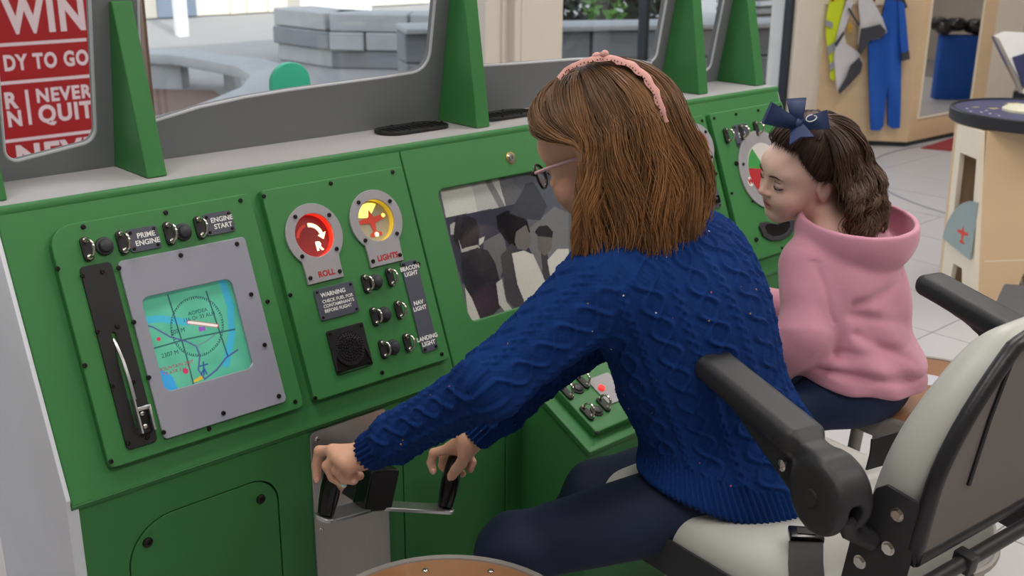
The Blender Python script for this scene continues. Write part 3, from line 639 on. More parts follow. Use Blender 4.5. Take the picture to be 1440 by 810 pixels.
# --- centre panel: photograph behind a cut-out, key switch
def photo_paint(px, py, V):
    C = np.tile(np.array([96., 98, 104]), (len(px), 1))
    def pg(P, col): C[inpoly(px, py, P)] = col
    pg([(618, 262), (700, 248), (712, 292), (628, 308)], (196, 198, 192)); pg([(662, 255), (700, 248), (710, 290), (672, 298)], (176, 178, 176)); pg([(682, 255), (690, 252), (712, 292), (703, 294)], (120, 122, 124))
    pg([(626, 306), (700, 292), (735, 285), (760, 380), (650, 400), (632, 330)], (58, 60, 74))
    pg([(712, 246), (790, 230), (800, 330), (770, 330), (735, 270)], (88, 92, 104)); pg([(742, 262), (748, 258), (760, 292), (752, 294)], (150, 152, 160))
    pg([(680, 340), (706, 326), (716, 360), (700, 400), (682, 390)], (104, 104, 108))
    pg([(735, 330), (780, 290), (800, 300), (800, 380), (760, 380)], (116, 118, 120))
    # left figure with dark coat
    pg([(635, 318), (641, 306), (655, 302), (669, 308), (675, 324), (672, 344), (660, 350), (646, 350), (638, 338)], (40, 40, 46))
    pg([(644, 334), (650, 350), (672, 344), (676, 350), (650, 358)], (168, 168, 164)); pg([(674, 336), (682, 332), (680, 340), (674, 346)], (190, 188, 182)); pg([(633, 316), (640, 312), (638, 330), (634, 330)], (170, 168, 166))
    pg([(648, 356), (672, 348), (686, 352), (697, 370), (704, 400), (708, 430), (700, 436), (690, 446), (672, 452), (660, 420), (650, 390)], (44, 45, 52))
    pg([(654, 404), (664, 420), (676, 450), (668, 456), (658, 440)], (196, 196, 188)); pg([(698, 398), (706, 392), (712, 424), (722, 436), (712, 440), (702, 428)], (190, 190, 184))
    # dark-capped figure
    pg([(698, 304), (712, 296), (730, 300), (742, 312), (744, 326), (730, 346), (716, 344), (700, 322)], (30, 30, 34))
    pg([(704, 360), (720, 342), (732, 356), (742, 390), (744, 420), (740, 434), (722, 432), (712, 420)], (70, 70, 74))
    # boy in profile with pale shirt
    pg([(718, 312), (728, 304), (740, 310), (746, 326), (741, 332), (726, 340), (718, 332)], (34, 34, 38)); pg([(726, 326), (740, 316), (746, 332), (748, 342), (740, 352), (728, 350), (724, 340)], (112, 110, 108))
    pg([(720, 356), (736, 352), (750, 358), (762, 384), (770, 400), (764, 420), (746, 430), (740, 430), (728, 400)], (206, 206, 196)); pg([(760, 346), (768, 350), (776, 380), (772, 404), (764, 390)], (70, 70, 72))
    # second boy
    pg([(752, 326), (758, 318), (770, 317), (778, 326), (776, 338), (760, 336)], (36, 36, 40)); pg([(756, 332), (776, 334), (776, 350), (766, 360), (756, 350)], (104, 102, 100)); pg([(770, 366), (784, 350), (800, 350), (800, 410), (776, 400)], (204, 204, 196))
    pg([(735, 268), (740, 258), (750, 256), (757, 266), (770, 290), (760, 310), (740, 308), (716, 300)], (66, 68, 78))
    C += rng.normal(0, 2.5, len(px))[:, None]
    return s2l(np.clip(C, 0, 255))
mat('photo_print', (0, 0, 0), .12, attr='Col', var=.06, vscale=120, coat=.6)
put('photograph', print_mesh(1.412, 1.822, -.402, -.092, MI@T(0, 0, -.014), photo_paint, 300, 230), 'photo_print', con, MI@T(0, 0, -.0145), label='black and white photograph of several people')
x, y = ps((718, 222)); kk = put('key_switch', None, None, con, MI@T(x, y, 0)); 
w = MB(); w.lathe([(.0115, 0), (.0115, .002), (.0095, .004), (.008, .004), (.0075, .006), (.0001, .0062)], None, 24); bpy.data.objects.remove(kk); kk = w.put('key_switch', 'chrome', con, MI@T(x, y, 0))
MB().box(-.0009, .0009, -.004, .004, .0062, .0066).put('keyhole', 'black_gloss', kk, MI@T(x, y, 0))
MB().lathe([(.0135, 0), (.0135, .0015), (.0118, .0022)], None, 24).put('key_collar', mat('brass', (190, 150, 80), .3, 1.), kk, MI@T(x, y, 0))
# --- right module: two more panels
i3 = insert('gauge_panel', 1.949, 2.321, -.452, -.044, .008, [circle(2.262, -.122, .043, 40)])
for (a, b) in ((1.96, -.055), (2.13, -.055), (2.305, -.058), (2.31, -.20), (2.302, -.34), (2.306, -.440), (2.13, -.442), (1.96, -.44)): screw(a, b, z, i3)
x, y = 2.262, -.122
put('gauge_plate', plate([circle(x, y, .061, 40), circle(x, y, .042, 40)], .005, .001, z), 'acrylic_tab', i3, MI)
put('gauge_face', plate([circle(x, y, .043, 40)], .001, 0, .004), mat('face_orange', (250, 110, 50), .4, emit=(255, 96, 36), estr=1.0), i3, MI)
for a in (40, 130, 220, -40): screw(x+.052*math.cos(math.radians(a)), y+.052*math.sin(math.radians(a)), z+.005, i3)
lx0, ly0 = ps((980, 243), TH); lx1, ly1 = ps((1007, 280), TH); lx0 = 2.235
label_plate(i3, lx0, 2.298, -.288, -.213, '', MI, z, .01); put('lettering', text_mesh('SEAT\nBELTS', .0125, 0, .0004), 'print_white', i3, MI@T(2.270, -.230, z+.0034))
w = MB(); w.lathe([(.0125, 0), (.0125, .003), (.009, .004), (.0085, .014), (.006, .016), (.0001, .0162)], None, 20); w.box(-.0018, .0018, -.010, .010, .010, .0185); w.put('selector_knob', 'black_gloss', i3, MI@T(2.274, -.266, z+.003))
x, y = 2.25, -.385
put('gauge_plate', plate([circle(x, y, .055, 40), circle(x, y, .046, 40)], .005, .001, z), 'green', i3, MI); put('gauge_face', plate([circle(x, y, .046, 40)], .002, 0, z), mat('face_dark', (30, 46, 40), .15, coat=.5), i3, MI)
i4 = insert('compass_panel', 2.343, 2.668, -.449, -.043, .006)
for (a, b) in ((2.356, -.057), (2.45, -.057), (2.55, -.057), (2.655, -.057), (2.354, -.26), (2.362, -.438), (2.51, -.438), (2.655, -.438), (2.655, -.25)): screw(a, b, z, i4)
for k in range(3): x, y = ps((1022+21*k, 191-5*k), TH+.004); grip_guard(x, y, i4, MI, z)
a, b = ps((1029, 177), TH), ps((1054, 203), TH); label_plate(i4, a[0], b[0]+.004, b[1], a[1], 'MASTER\nCLOCK', MI, z, .0085)
cx, cy = ps((1092, 254), TH); cx = 2.512; cy = -.218
put('compass_disc', plate([circle(cx, cy, .108, 56)], .005, .0015, z), 'acrylic_tab', i4, MI)
put('compass_face', plate([circle(cx, cy, .073, 48)], .001, 0, z+.005), mat('face_white', (210, 206, 200), .3), i4, MI)
put('compass_sector', plate([[(cx, cy)]+circle(cx, cy, .072, 14, 120, 170, True)], .0005, 0, z+.0062), mat('sector_green', (60, 150, 70), .4), i4, MI); put('compass_sector', plate([[(cx, cy)]+circle(cx, cy, .072, 14, 170, 230, True)], .0005, 0, z+.0062), 'red_print', i4, MI)
wx, wy = ps((1053, 256), TH); put('letter_disc', plate([circle(wx, wy, .0125, 24)], .001, 0, z+.005), 'print_white', i4, MI); put('lettering', text_mesh('W', .02, 0, .0015), 'red_print', i4, MI@T(wx, wy, z+.0064))
for (p) in ((1045, 231), (1058, 283)): x, y = ps(p, TH+.005); screw(x, y, z+.005, i4)
x, y = ps((1035, 230), TH); screw(x, y, z, i4, s=1.6); x, y = ps((1063, 337), TH); screw(x, y, z, i4, s=1.6)
x, y = ps((1091, 322), TH)
lev = [(x+.075*math.cos(t), y+.105+.105*1.1*math.sin(t)-.02) for t in np.radians(np.linspace(215, 325, 16))]+[(x+.055*math.cos(t), y+.105+.075*math.sin(t)) for t in np.radians(np.linspace(320, 220, 16))]
LV = [ps(p, TH) for p in ((1066, 319), (1069, 313), (1076, 312), (1090, 315), (1103, 309), (1110, 307), (1115, 311), (1115, 321), (1110, 331), (1098, 338), (1083, 339), (1072, 333))]; lcx = sum(p[0] for p in LV)/12; lcy = sum(p[1] for p in LV)/12
LI = [(lcx+(a-lcx)*.74, lcy+(b-lcy)*.66) for a, b in LV]
put('level_frame', plate([LV, LI], .006, .001, z), 'rubber_dark', i4, MI); put('level_glass', plate([[(lcx+(a-lcx)*.8, lcy+(b-lcy)*.72) for a, b in LV]], .003, 0, z), 'black_gloss', i4, MI)
# --- windscreen frame and gussets
LN = Vector((0, -.165, 1)).normalized(); MW = fr((0, 2.008, 1.05), (1, 0, 0), LN, Vector((1, 0, 0)).cross(LN))   # z local towards -Y
vtop = .60
def arcpts(cx, cy, r, a0, a1, n=7): return [(cx+r*math.cos(math.radians(a)), cy+r*math.sin(math.radians(a))) for a in np.linspace(a0, a1, n)]
o1 = arcpts(.795-.028, .052+.028, .028, 270, 360)+arcpts(.795-.03, vtop-.09, .03, 0, 90)+arcpts(.632+.03, vtop-.09, .03, 90, 180)+arcpts(.632+.022, .037+.022, .022, 180, 270)
low = [(.90, .078), (1.0, .097), (1.10, .107), (1.2, .112), (1.32, .115), (1.44, .118), (1.515, .121)]
o2 = low+arcpts(1.562-.045, .122+.045, .045, 280, 360)+arcpts(1.565-.05, vtop-.08, .05, 0, 90)+arcpts(.882+.05, vtop-.08, .05, 90, 180)+arcpts(.882+.025, .078+.03, .025, 180, 250)
mir = lambda P: [(3.234-x, y) for x, y in P][::-1]
put('windscreen_frame', plate([rrect(XL-.03, XR+.03, -.016, vtop, .01), o1, o2, mir(o1), mir(o2)], .022, .004, -.022, 2), 'grey_board', con, MW)
for hl in (o1, o2, mir(o1), mir(o2)): MB().tube([(a, b, -.003) for a, b in hl], .0034, 8, closed=True).put('frame_edging', 'edge_light', con, MW)
def gusset(xc, top, d0=.140, wd=.038):
    P = [(2.008-.165*0, 1.0525), (2.008-d0, 1.0525), (2.008-.165*top-.012, 1.05+top), (2.008-.165*top, 1.05+top)]
    MB().prism(P, -wd/2, wd/2, MYZ(xc), .0025).put('gusset', 'green', con, ang=14)
gusset(.566, .33); gusset(.846, .305); gusset(1.620, .40); gusset(2.405, .38); gusset(2.660, .33)
VENT = plate([rrect(-.092, .092, -.042, .042, .041, 8)]+[rrect(-.075+.0165*k, -.0645+.0165*k, -.024, .024, .004, 2) for k in range(10)], .007, .001, 0)
for vx, va in ((1.482, 0), (1.752, 0)):
    v = put('vent', VENT, 'black_plastic', con, T(vx, 1.952, 1.0525)@Rz(va))
    for a in (-.085, -.03, .03, .085): screw(a, .033 if abs(a) < .05 else .0, .007, v, T(vx, 1.952, 1.0525), s=.8); screw(a, -.033, .007, v, T(vx, 1.952, 1.0525), s=.8) if abs(a) < .05 else None
# --- centre pedestal with sloping top
px0, px1 = 1.549, 1.885
MB().prism([(1.70, 0), (1.455, 0), (1.455, .424), (1.70, .545)], px0+.006, px1-.006, MYZ(0), .003).put('pedestal', 'green', con)
pa = Vector((0, 1.444, .428)); pb = Vector((0, 1.662, .536)); pu = (pb-pa).normalized(); pn = Vector((1, 0, 0)).cross(pu).normalized()
MPd = fr(pa, (1, 0, 0), pu, pn); PLn = (pb-pa).length
put('pedestal_top', plate([rrect(px0, px1, 0, PLn, .004, 3)], .014, .003, -.012, 2), 'green', con, MPd)
i5 = put('pedestal_panel', plate([rrect(px0+.035, px1-.02, .028, PLn-.012, .006, 4)], .02, .003, .002, 2), 'green', con, MPd)
def pp(p, off): w_ = onpl(p, np.array(pa+pn*off), np.array(pn)); return (w_[0], float((w_-np.array(pa))@np.array(pu)))
for p in ((796, 553), (819, 538), (825, 582), (848, 570)): x, y = pp(p, .022); grip_guard(x, y, i5, MPd, .022)
mat('button_grey', (128, 124, 124), .35)
for p in ((812, 547), (839, 578)): x, y = pp(p, .022); put('button', KNOB, 'button_grey', i5, MPd@T(x, y, .022)@Sc(1, 1, .6))
x, y = pp((839, 609), .022); screw(x, y, .022, i5, MPd)
x, y = pp((845, 545), .022); put('label_plate', plate([rrect(x-.02, x+.05, y-.05, y+.03, .004, 3)], .003, .0005, .022), 'acrylic_tab', i5, MPd); MB().cyl(.008, .008, .025, .029, MPd@T(x-.004, y-.004, 0), 16).put('lamp_dot', 'glow_red', i5)
# --- yoke: steel plate, hub, arms, grips
yp = put('yoke_plate', plate([rrect(1.001, 1.178, .02, .574, .012, 5)], .006, .0012, 0), 'steel', con, ML)
for (a, b) in ((1.016, .558), (1.163, .556), (1.015, .361), (1.163, .361), (1.015, .16), (1.163, .16)): screw(a, b, .006, yp, ML, PSCR, 'alum')
HB = Vector((1.075, 1.60, .478)); yrot = math.radians(16)
MH = T(HB)@Ry(yrot)                     # x across, y into the console, z up
HUBY = -.085
yk = put('yoke_hub', plate([rrect(-.030, .030, -.040, .040, .012, 5)], .125, .006, 0, 2), 'black_plastic', con, MH@fr((0, .058, 0), (1, 0, 0), (0, 0, 1), (0, -1, 0)), label='black yoke hub')
put('hub_cover', plate([rrect(-.034, .034, -.043, .040, .008, 4)], .04, .004, 0, 2), 'black_gloss', con, MH@fr((0, -.030, 0), (1, 0, 0), (0, 0, 1), (0, -1, 0)))
GL0 = ony((457, 728), 1.49); GL1 = ony((472, 652), 1.515); GR0 = ony((625, 716), 1.50); GR1 = ony((640, 646), 1.525)
hbL = np.array(MH@Vector((-.022, -.05, -.040))); hbR = np.array(MH@Vector((.022, -.05, -.040)))
def yoke_arm(a, b):
    a = np.array(a); b = np.array(b); d = b-a; L = np.linalg.norm(d); x = d/L; yv = np.array((0, 1., 0)); yv -= x*(yv@x); yv /= np.linalg.norm(yv); zv = np.cross(x, yv)
    put('yoke_arm', plate([rrect(-.02, L+.018, -.02, .02, .016, 6)], .007, .0015, -.0035), 'alum', con, fr(a, x, yv, zv))
yoke_arm(hbL, GL0); yoke_arm(hbR, GR0)
def grip(a, b):
    a = np.array(a); b = np.array(b); zv = b-a; L = np.linalg.norm(zv); zv /= L; x = np.array((1., 0, 0)); x -= zv*(x@zv); x /= np.linalg.norm(x)
    w = MB(); w.lathe([(.0135, 0), (.0145, .003), (.017, L*.25), (.0182, L*.5), (.0170, L*.75), (.0150, L*.93), (.0135, L), (.006, L+.001), (.0055, L-.004), (.0001, L-.004)], None, 24); w.put('yoke_grip', 'black_gloss', con, fr(a+zv*.004, x, np.cross(zv, x), zv))
grip(GL0, GL1); grip(GR0, GR1)
# ------------------------------------------------------------------ wooden dressing cabinet with mirror (far right)
CA, CB, CCx = np.array([6.75, 4.38]), np.array([7.2, 3.8]), np.array([8.215, 3.755])
cab = thing('dressing_cabinet', (7.4, 4.1, 0), 'tall pale birch cabinet with a mirror and costumes hung on its side', 'cabinet')
MB().prism([tuple(CA), tuple(CB), tuple(CCx), (8.22, 4.28), (6.83, 4.28+.1)], .035, 2.6, None, .004).put('carcass', 'birch', cab)
MB().prism([(CA[0]+.03, CA[1]), (CB[0]+.012, CB[1]+.02), (CCx[0]-.02, CCx[1]+.02), (8.2, 4.27), (6.86, 4.36)], 0, .035).put('plinth', 'dark_frame', cab)
dv = _n(np.r_[CCx-CB, 0]); MM = fr((CB[0], CB[1], 0), dv, (0, 0, 1), np.cross(dv, (0, 0, 1)))
m0 = .10; m1 = .785
put('mirror', plate([rrect(m0, m1, .20, 2.0, .004, 2)], .006, .001, .001), 'mirror', cab, MM)
w = MB(); w.box(m0-.012, m0, .188, 2.01, 0, .012); w.box(m1, m1+.012, .188, 2.01, 0, .012); w.box(m0, m1, .188, .2, 0, .012); w.put('mirror_trim', 'birch_edge', cab, MM)
fv = _n(np.r_[CB-CA, 0]); fn_ = np.cross(fv, (0, 0, 1)); MF = fr((CA[0], CA[1], 0), fv, (0, 0, 1), fn_)   # face of the costumes: x along, y up, z out
def pf(p, off=.04): w_ = onpl(p, np.r_[CA, 0]+fn_*off, fn_); return float((w_-np.r_[CA, 0])@fv), w_[2]
x, y = pf((1206, 5), .02); MB().box(x-.22, x+.28, y-.01, y+.07, 0, .02, None, .005).put('hook_board', 'birch_edge', cab, MF)
for px in (1170, 1190, 1228, 1258):
    x, y = pf((px, 4), .02); w = MB(); w.tube([(x, y+.03, .02), (x, y+.02, .06), (x, y+.05, .085)], .009, 8); w.put('coat_hook', mat('hook_red', (190, 40, 40), .4), cab, MF)
# hanging costumes: thick cloth outlines with folds
def cloth(name, px, th, off, mt, parent=None, amp=.012, freq=34., seed=0, M=MF, pfn=pf, res=.016, **k):
    P = [pfn(p, off) for p in px]; P = np.array(P); lo = P.min(0); hi = P.max(0)
    nx = int((hi[0]-lo[0])/res)+2; ny = int((hi[1]-lo[1])/res)+2; xs = np.linspace(lo[0], hi[0], nx); ys = np.linspace(lo[1], hi[1], ny)
    b = bmesh.new(); R = random.Random(seed); ph = R.uniform(0, 6)
    # closed rim from outline: triangulate through a filled curve then subdivide
    me = plate([[tuple(q) for q in P]], .0006, 0, 0); b.from_mesh(me); bpy.data.meshes.remove(me)
    b.faces.ensure_lookup_table(); kill = [f for f in b.faces if f.normal.z < .5]; bmesh.ops.delete(b, geom=kill, context='FACES')
    for _ in range(4):
        es = [e for e in b.edges if e.calc_length() > res*2]
        if not es: break
        bmesh.ops.subdivide_edges(b, edges=es, cuts=1); bmesh.ops.triangulate(b, faces=b.faces[:])
    bmesh.ops.triangulate(b, faces=b.faces[:])
    for v in b.verts:
        x, y = v.co.x, v.co.y; v.co.z = amp*(math.sin(freq*x+3*math.sin(4*y+ph)+ph)+.5*math.sin(freq*.53*x-6*y))
    bmesh.ops.solidify(b, geom=b.faces[:], thickness=-th)
    me = bpy.data.meshes.new(name); b.to_mesh(me); b.free(); smooth(me, 60)
    return put(name, me, mt, parent, M@T(0, 0, off), **k)
mat('hivis', (214, 232, 40), .7, emit=None, var=.08); mat('silver_tape', (150, 156, 166), .4); mat('vest_grey', (206, 204, 206), .8); mat('cloth_charcoal', (62, 62, 68), .85); mat('suit_blue', (18, 84, 176), .75, var=.12, vscale=10); mat('suit_orange', (236, 96, 22), .75)
hv = cloth('safety_vest', [(1168, -6), (1188, -6), (1180, 40), (1178, 70), (1176, 100), (1172, 113), (1167, 110), (1166, 85), (1161, 50), (1162, 22)], .03, .02, 'hivis', label='bright yellow reflective safety vest hung on the birch cabinet', cat='vest')
for P in ([(1161, 28), (1171, 32), (1170, 40), (1161, 36)], [(1163, 66), (1178, 56), (1177, 66), (1165, 78)], [(1166, 90), (1174, 84), (1174, 94), (1167, 100)]): cloth('reflective_band', P, .004, .066, 'silver_tape', hv)
jk = cloth('grey_vest', [(1192, -6), (1200, 2), (1186, 45), (1190, 62), (1206, 72), (1212, 86), (1208, 100), (1180, 130), (1176, 126), (1172, 80), (1176, 50), (1184, 20)], .03, .055, 'vest_grey', label='pale grey vest with a dark pointed hem hanging beside the yellow one', cat='vest')
cloth('dark_hem', [(1208, 80), (1213, 90), (1210, 102), (1196, 118), (1180, 132), (1178, 127), (1190, 108), (1196, 92)], .006, .104, 'cloth_charcoal', jk)
cloth('strap', [(1173, 62), (1186, 44), (1188, 47), (1176, 66)], .004, .106, 'cloth_charcoal', jk); cloth('strap', [(1194, 10), (1209, 34), (1207, 37), (1192, 13)], .004, .106, 'cloth_charcoal', jk); cloth('badge', [(1192, 34), (1197, 31), (1199, 42), (1194, 48)], .004, .108, mat('badge_gold', (180, 140, 30), .6), jk)
j2 = cloth('short_jacket', [(1206, -6), (1222, -6), (1240, 24), (1247, 44), (1238, 54), (1222, 56), (1208, 74), (1206, 60), (1209, 30)], .03, .06, 'vest_grey', label='off-white short jacket with charcoal hem hung next to the blue suit', cat='jacket')
cloth('dark_hem', [(1210, 40), (1238, 34), (1247, 44), (1240, 54), (1224, 56), (1210, 76), (1206, 72)], .006, .112, 'cloth_charcoal', j2)
bs = cloth('flight_suit', [(1246, -6), (1268, -6), (1271, 20), (1266, 50), (1266, 100), (1264, 178), (1254, 180), (1248, 176), (1247, 118), (1241, 175), (1236, 181), (1223, 181), (1221, 120), (1220, 60), (1236, 46), (1240, 20)], .05, .03, 'suit_blue', amp=.018, label='bright blue one-piece flight suit hanging on the birch cabinet', cat='suit')
cloth('sleeve', [(1262, 0), (1270, 4), (1274, 40), (1277, 78), (1267, 80), (1264, 50)], .05, .07, 'suit_blue', bs); cloth('cuff', [(1266, 74), (1277, 70), (1278, 82), (1267, 85)], .052, .072, 'cloth_charcoal', bs); cloth('shoulder_patch', [(1260, -6), (1270, -6), (1276, 10), (1268, 14)], .01, .09, 'cloth_charcoal', bs)
# things the mirror shows: blue draped table with black bags, standing out on the floor to the side
mn = np.cross(dv, (0, 0, 1)); refl = lambda v: v-2*((v-np.r_[CB, 0])@mn)*mn
v1 = onz((1312, 140), 0); v2 = onz((1366, 141), 0); aw = _n(np.r_[-(v2-v1)[1], (v2-v1)[0], 0]); aw = aw if aw@v1 > 0 else -aw
hgt = HC-(HC)*1.0+onpl((1345, 50), v1, aw)[2]
r1, r2, r3, r4 = [refl(v) for v in (v1, v2, v2+aw*.14, v1+aw*.14)]; rb_ = (r1+r2+r3+r4)/4
dt = thing('draped_display', (rb_[0], rb_[1], 0), 'tall plinth draped in blue cloth with black bags on it, seen in the mirror', 'plinth')
MB().prism([tuple(v[:2]) for v in (r1, r2, r3, r4)], 0, hgt, None, .012).put('drape', 'suit_blue', dt)
for k in range(9):
    a_, b_ = random.random()*1.3-.2, random.random(); q = r1+(r2-r1)*a_+(r4-r1)*b_*.6
    MB().sphere(.075, T(q[0], q[1], hgt+.05+.05*random.random())@Rz(k)@Sc(1.3, .9, .8), 12).put('bag', mat('bag_black', (24, 24, 28), .3, bump=.6, bscale=12, bdist=.05), dt)
bb_ = thing('storage_shelf', (rb_[0]+2.0, rb_[1]-2.3, 0), 'birch shelf unit with blue bins standing across from the mirror', 'shelf')
MB().box(rb_[0]+1.0, rb_[0]+2.2, rb_[1]-2.5, rb_[1]-2.1, 0, 1.0, None, .01).put('shelf_body', 'birch', bb_)
MB().box(rb_[0]+1.1, rb_[0]+1.6, rb_[1]-2.45, rb_[1]-2.15, 1.0, 1.3, None, .02).put('bin', 'suit_blue', bb_)
MB().prism([tuple(onz(p, 0)[:2]) for p in ((1295, 209), (1352, 214), (1352, 190), (1335, 196))], .0, .006).put('floor_mat', 'red_mat', None, label='dark red mat on the floor below the mirror', cat='mat')
# partition and orange suit beyond the cabinet
oc = onz((1398, 140), 0)
pt = thing('partition_wall', (oc[0]+.5, oc[1]+.2, 0), 'pale grey partition panel behind the orange suit', 'partition')
pd = _n((.62, -.78, 0)); MPt = fr((oc[0]-.3, oc[1]+.42, 0), pd, (0, 0, 1), np.cross(pd, (0, 0, 1)))
put('panel', plate([rrect(0, 2.4, .0, 2.4, .01, 2)], .06, .004, -.06), 'wall_grey', pt, MPt); put('skirting', plate([rrect(0, 2.4, 0, .08, .003, 2)], .012, .002, 0), 'dark_frame', pt, MPt)
pn_ = np.cross(pd, (0, 0, 1))
def pq(p, off=.04): o_ = np.array((oc[0]-.3, oc[1]+.42, 0)); w_ = onpl(p, o_+pn_*off, pn_); return float((w_-o_)@pd), w_[2]
os_ = cloth('orange_suit', [(1402, 8), (1410, 18), (1412, 36), (1406, 60), (1402, 80), (1398, 100), (1395, 139), (1384, 139), (1390, 80), (1394, 30), (1396, 10)], .05, .03, 'suit_orange', M=MPt, pfn=pq, label='orange one-piece suit hanging behind the cabinet mirror', cat='suit')
cloth('sleeve', [(1400, 56), (1408, 62), (1413, 84), (1404, 88), (1400, 72)], .05, .07, 'suit_orange', os_, M=MPt, pfn=pq); cloth('cuff', [(1403, 84), (1413, 82), (1412, 91), (1404, 92)], .052, .072, 'cloth_charcoal', os_, M=MPt, pfn=pq); cloth('band', [(1400, 30), (1412, 34), (1411, 42), (1400, 40)], .052, .04, 'silver_tape', os_, M=MPt, pfn=pq)
# tilted display stand at the frame edge
q = onz((1440, 150), .45); ds = thing('display_stand', (6.35, 2.55, 0), 'angular white display stand with a dark blue screen panel above the round table', 'display stand')
c = np.array([6.3, 2.55]); 
a_ = [onpl(p, (6.3, 2.6, 1), (.82, .57, 0)) for p in ((1396, 50), (1437, 128), (1500, 128), (1500, 45))]
def slab_px(pxs, p0, n_, th, name, mt, parent):
    n_ = _n(n_); xv = _n(np.cross((0, 0, 1), n_)); yv = np.cross(n_, xv); M = fr(p0, xv, yv, n_)
    P = [((onpl(p, p0, n_)-np.array(p0))@xv, (onpl(p, p0, n_)-np.array(p0))@yv) for p in pxs]
    return put(name, plate([P], th, .003, -th), mt, parent, M)
dn = (-.75, -.60, .25)
slab_px([(1397, 50), (1412, 44), (1520, 50), (1520, 160), (1437, 128)], (6.3, 2.6, 1.0), dn, .05, 'housing', 'white_paint', ds)
mat('screen_navy', (40, 44, 92), .3, var=.5, vscale=9)
slab_px([(1424, 80), (1520, 50), (1520, 150), (1438, 122)], (6.3-.01, 2.6-.008, 1.003), dn, .01, 'screen', 'screen_navy', ds)
slab_px([(1397, 50), (1405, 54), (1440, 124), (1437, 130)], (6.3-.005, 2.6-.004, 1.0015), dn, .05, 'edge_strip', 'chrome', ds)
MB().cyl(.08, .06, 0, .98, T(6.62, 2.50, 0), 20).put('stem', 'white_paint', ds)
MB().cyl(.22, .22, 0, .02, T(6.62, 2.50, 0), 28).put('base', 'white_paint', ds)
# ------------------------------------------------------------------ round play table
tc = np.array([4.66, 1.92]); tz = .76
pt_ = thing('play_table', (tc[0], tc[1], 0), 'round birch play table with a black rim and dark starry top', 'table')
mat('rim_black', (34, 36, 42), .45); mat('star_top', (70, 72, 112), .45, var=.35, vscale=16)
w = MB(); w.lathe([(.30, tz-.045), (.322, tz-.043), (.326, tz-.038), (.326, tz+.004), (.322, tz+.008), (.312, tz+.008), (.31, tz), (.29, tz-.002)], T(tc[0], tc[1], 0), 64); w.put('table_rim', 'rim_black', pt_)
MB().cyl(.312, .312, tz-.02, tz+.001, T(tc[0], tc[1], 0), 64).put('table_top', 'star_top', pt_)
mat('decor_yellow', (214, 204, 110), .5)
for p, s_ in (((1397, 153), .03), ((1372, 151), .02), ((1425, 146), .05)):
    q = onz(p, tz); put('decal', plate([[(s_*math.cos(a)*(1 if k % 2 else .4), s_*.5*math.sin(a)*(1 if k % 2 else .4)) for k, a in enumerate(np.linspace(0, 2*math.pi, 10, endpoint=False))]], .0006, 0, .0012), 'decor_yellow', pt_, T(q[0], q[1], tz)@Rz(-.6))
for p in ((1365, 157), (1380, 158), (1392, 160), (1387, 156), (1360, 153), (1405, 163)):
    q = onz(p, tz); MB().cyl(.006, .006, .0012, .0018, T(q[0], q[1], tz), 8).put('decal', 'print_white', pt_)
q = onz((1440, 157), tz); MB().lathe([(.085, .002), (.085, .012), (.07, .022), (.0001, .024)], T(q[0], q[1], tz), 32).put('moon_dial', mat('moon', (226, 222, 196), .5), pt_)
# base: tapering plywood panels (near-left panel has a window and a notch between its feet)
def panel3(name, mt, bl, br, tl, tr, holes, notch, th=.022):
    bl, br, tl, tr = [np.array(v, float) for v in (bl, br, tl, tr)]; xv = _n(br-bl); n_ = _n(np.cross(xv, tl-bl)); yv = np.cross(n_, xv); f2 = lambda v: ((v-bl)@xv, (v-bl)@yv)
    P = [f2(bl)]; L = np.linalg.norm(br-bl)
    if notch: P += [(L*.30, 0), (L*.38, .13), (L*.62, .13), (L*.70, 0)]
    P += [f2(br), f2(tr), f2(tl)]
    return put(name, plate([P]+[[(L*a, b) for a, b in h] for h in holes], th, .001, -th), mt, pt_, fr(bl, xv, yv, n_))
F1 = np.r_[onz((1319, 400), 0)]; F2 = np.r_[onz((1368, 431), 0)]; ctr = np.array([tc[0]+.02, tc[1]-.02, 0])
ang1 = math.atan2(*(F1-ctr)[1::-1]); ang2 = math.atan2(*(F2-ctr)[1::-1])
rb = .40; rt = .275
def cr(a, r, z): return np.array([ctr[0]+r*math.cos(a), ctr[1]+r*math.sin(a), z])
a1, a2 = math.radians(118), math.radians(196)
d1 = math.degrees(ang1); d2 = math.degrees(ang2)
r1 = np.linalg.norm((F1-ctr)[:2]); r2 = np.linalg.norm((F2-ctr)[:2])
t1 = np.array([*onz((1343, 172), tz-.046)[:2], tz-.046]); t2 = np.array([*onz((1388, 184), tz-.046)[:2], tz-.046])
panel3('side_panel', 'birch_edge', F1, F2, t1, t2, [[(.25, .20), (.78, .20), (.74, .60), (.30, .60)]], True)
pdv = _n(np.cross((0, 0, 1), F2-F1)); pdv = -pdv if pdv@(ctr-F2) < 0 else pdv
G2 = F2+np.array([.18, -.42, 0]); G2 = F2+_n(np.r_[-(F2-F1)[1], (F2-F1)[0], 0])*.55*(1 if np.r_[-(F2-F1)[1], (F2-F1)[0], 0]@(ctr-F2) > 0 else -1)
G1 = G2+(F1-F2); tdir = _n(t2-t1)
u2 = t2+_n(G2-F2)*.40; u1 = t1+_n(G2-F2)*.40
panel3('front_panel', 'birch', F2, G2, t2, u2, [], True); panel3('side_panel', 'birch_edge', G2, G1, u2, u1, [], True); panel3('back_panel', 'birch', G1, F1, u1, t1, [], True)
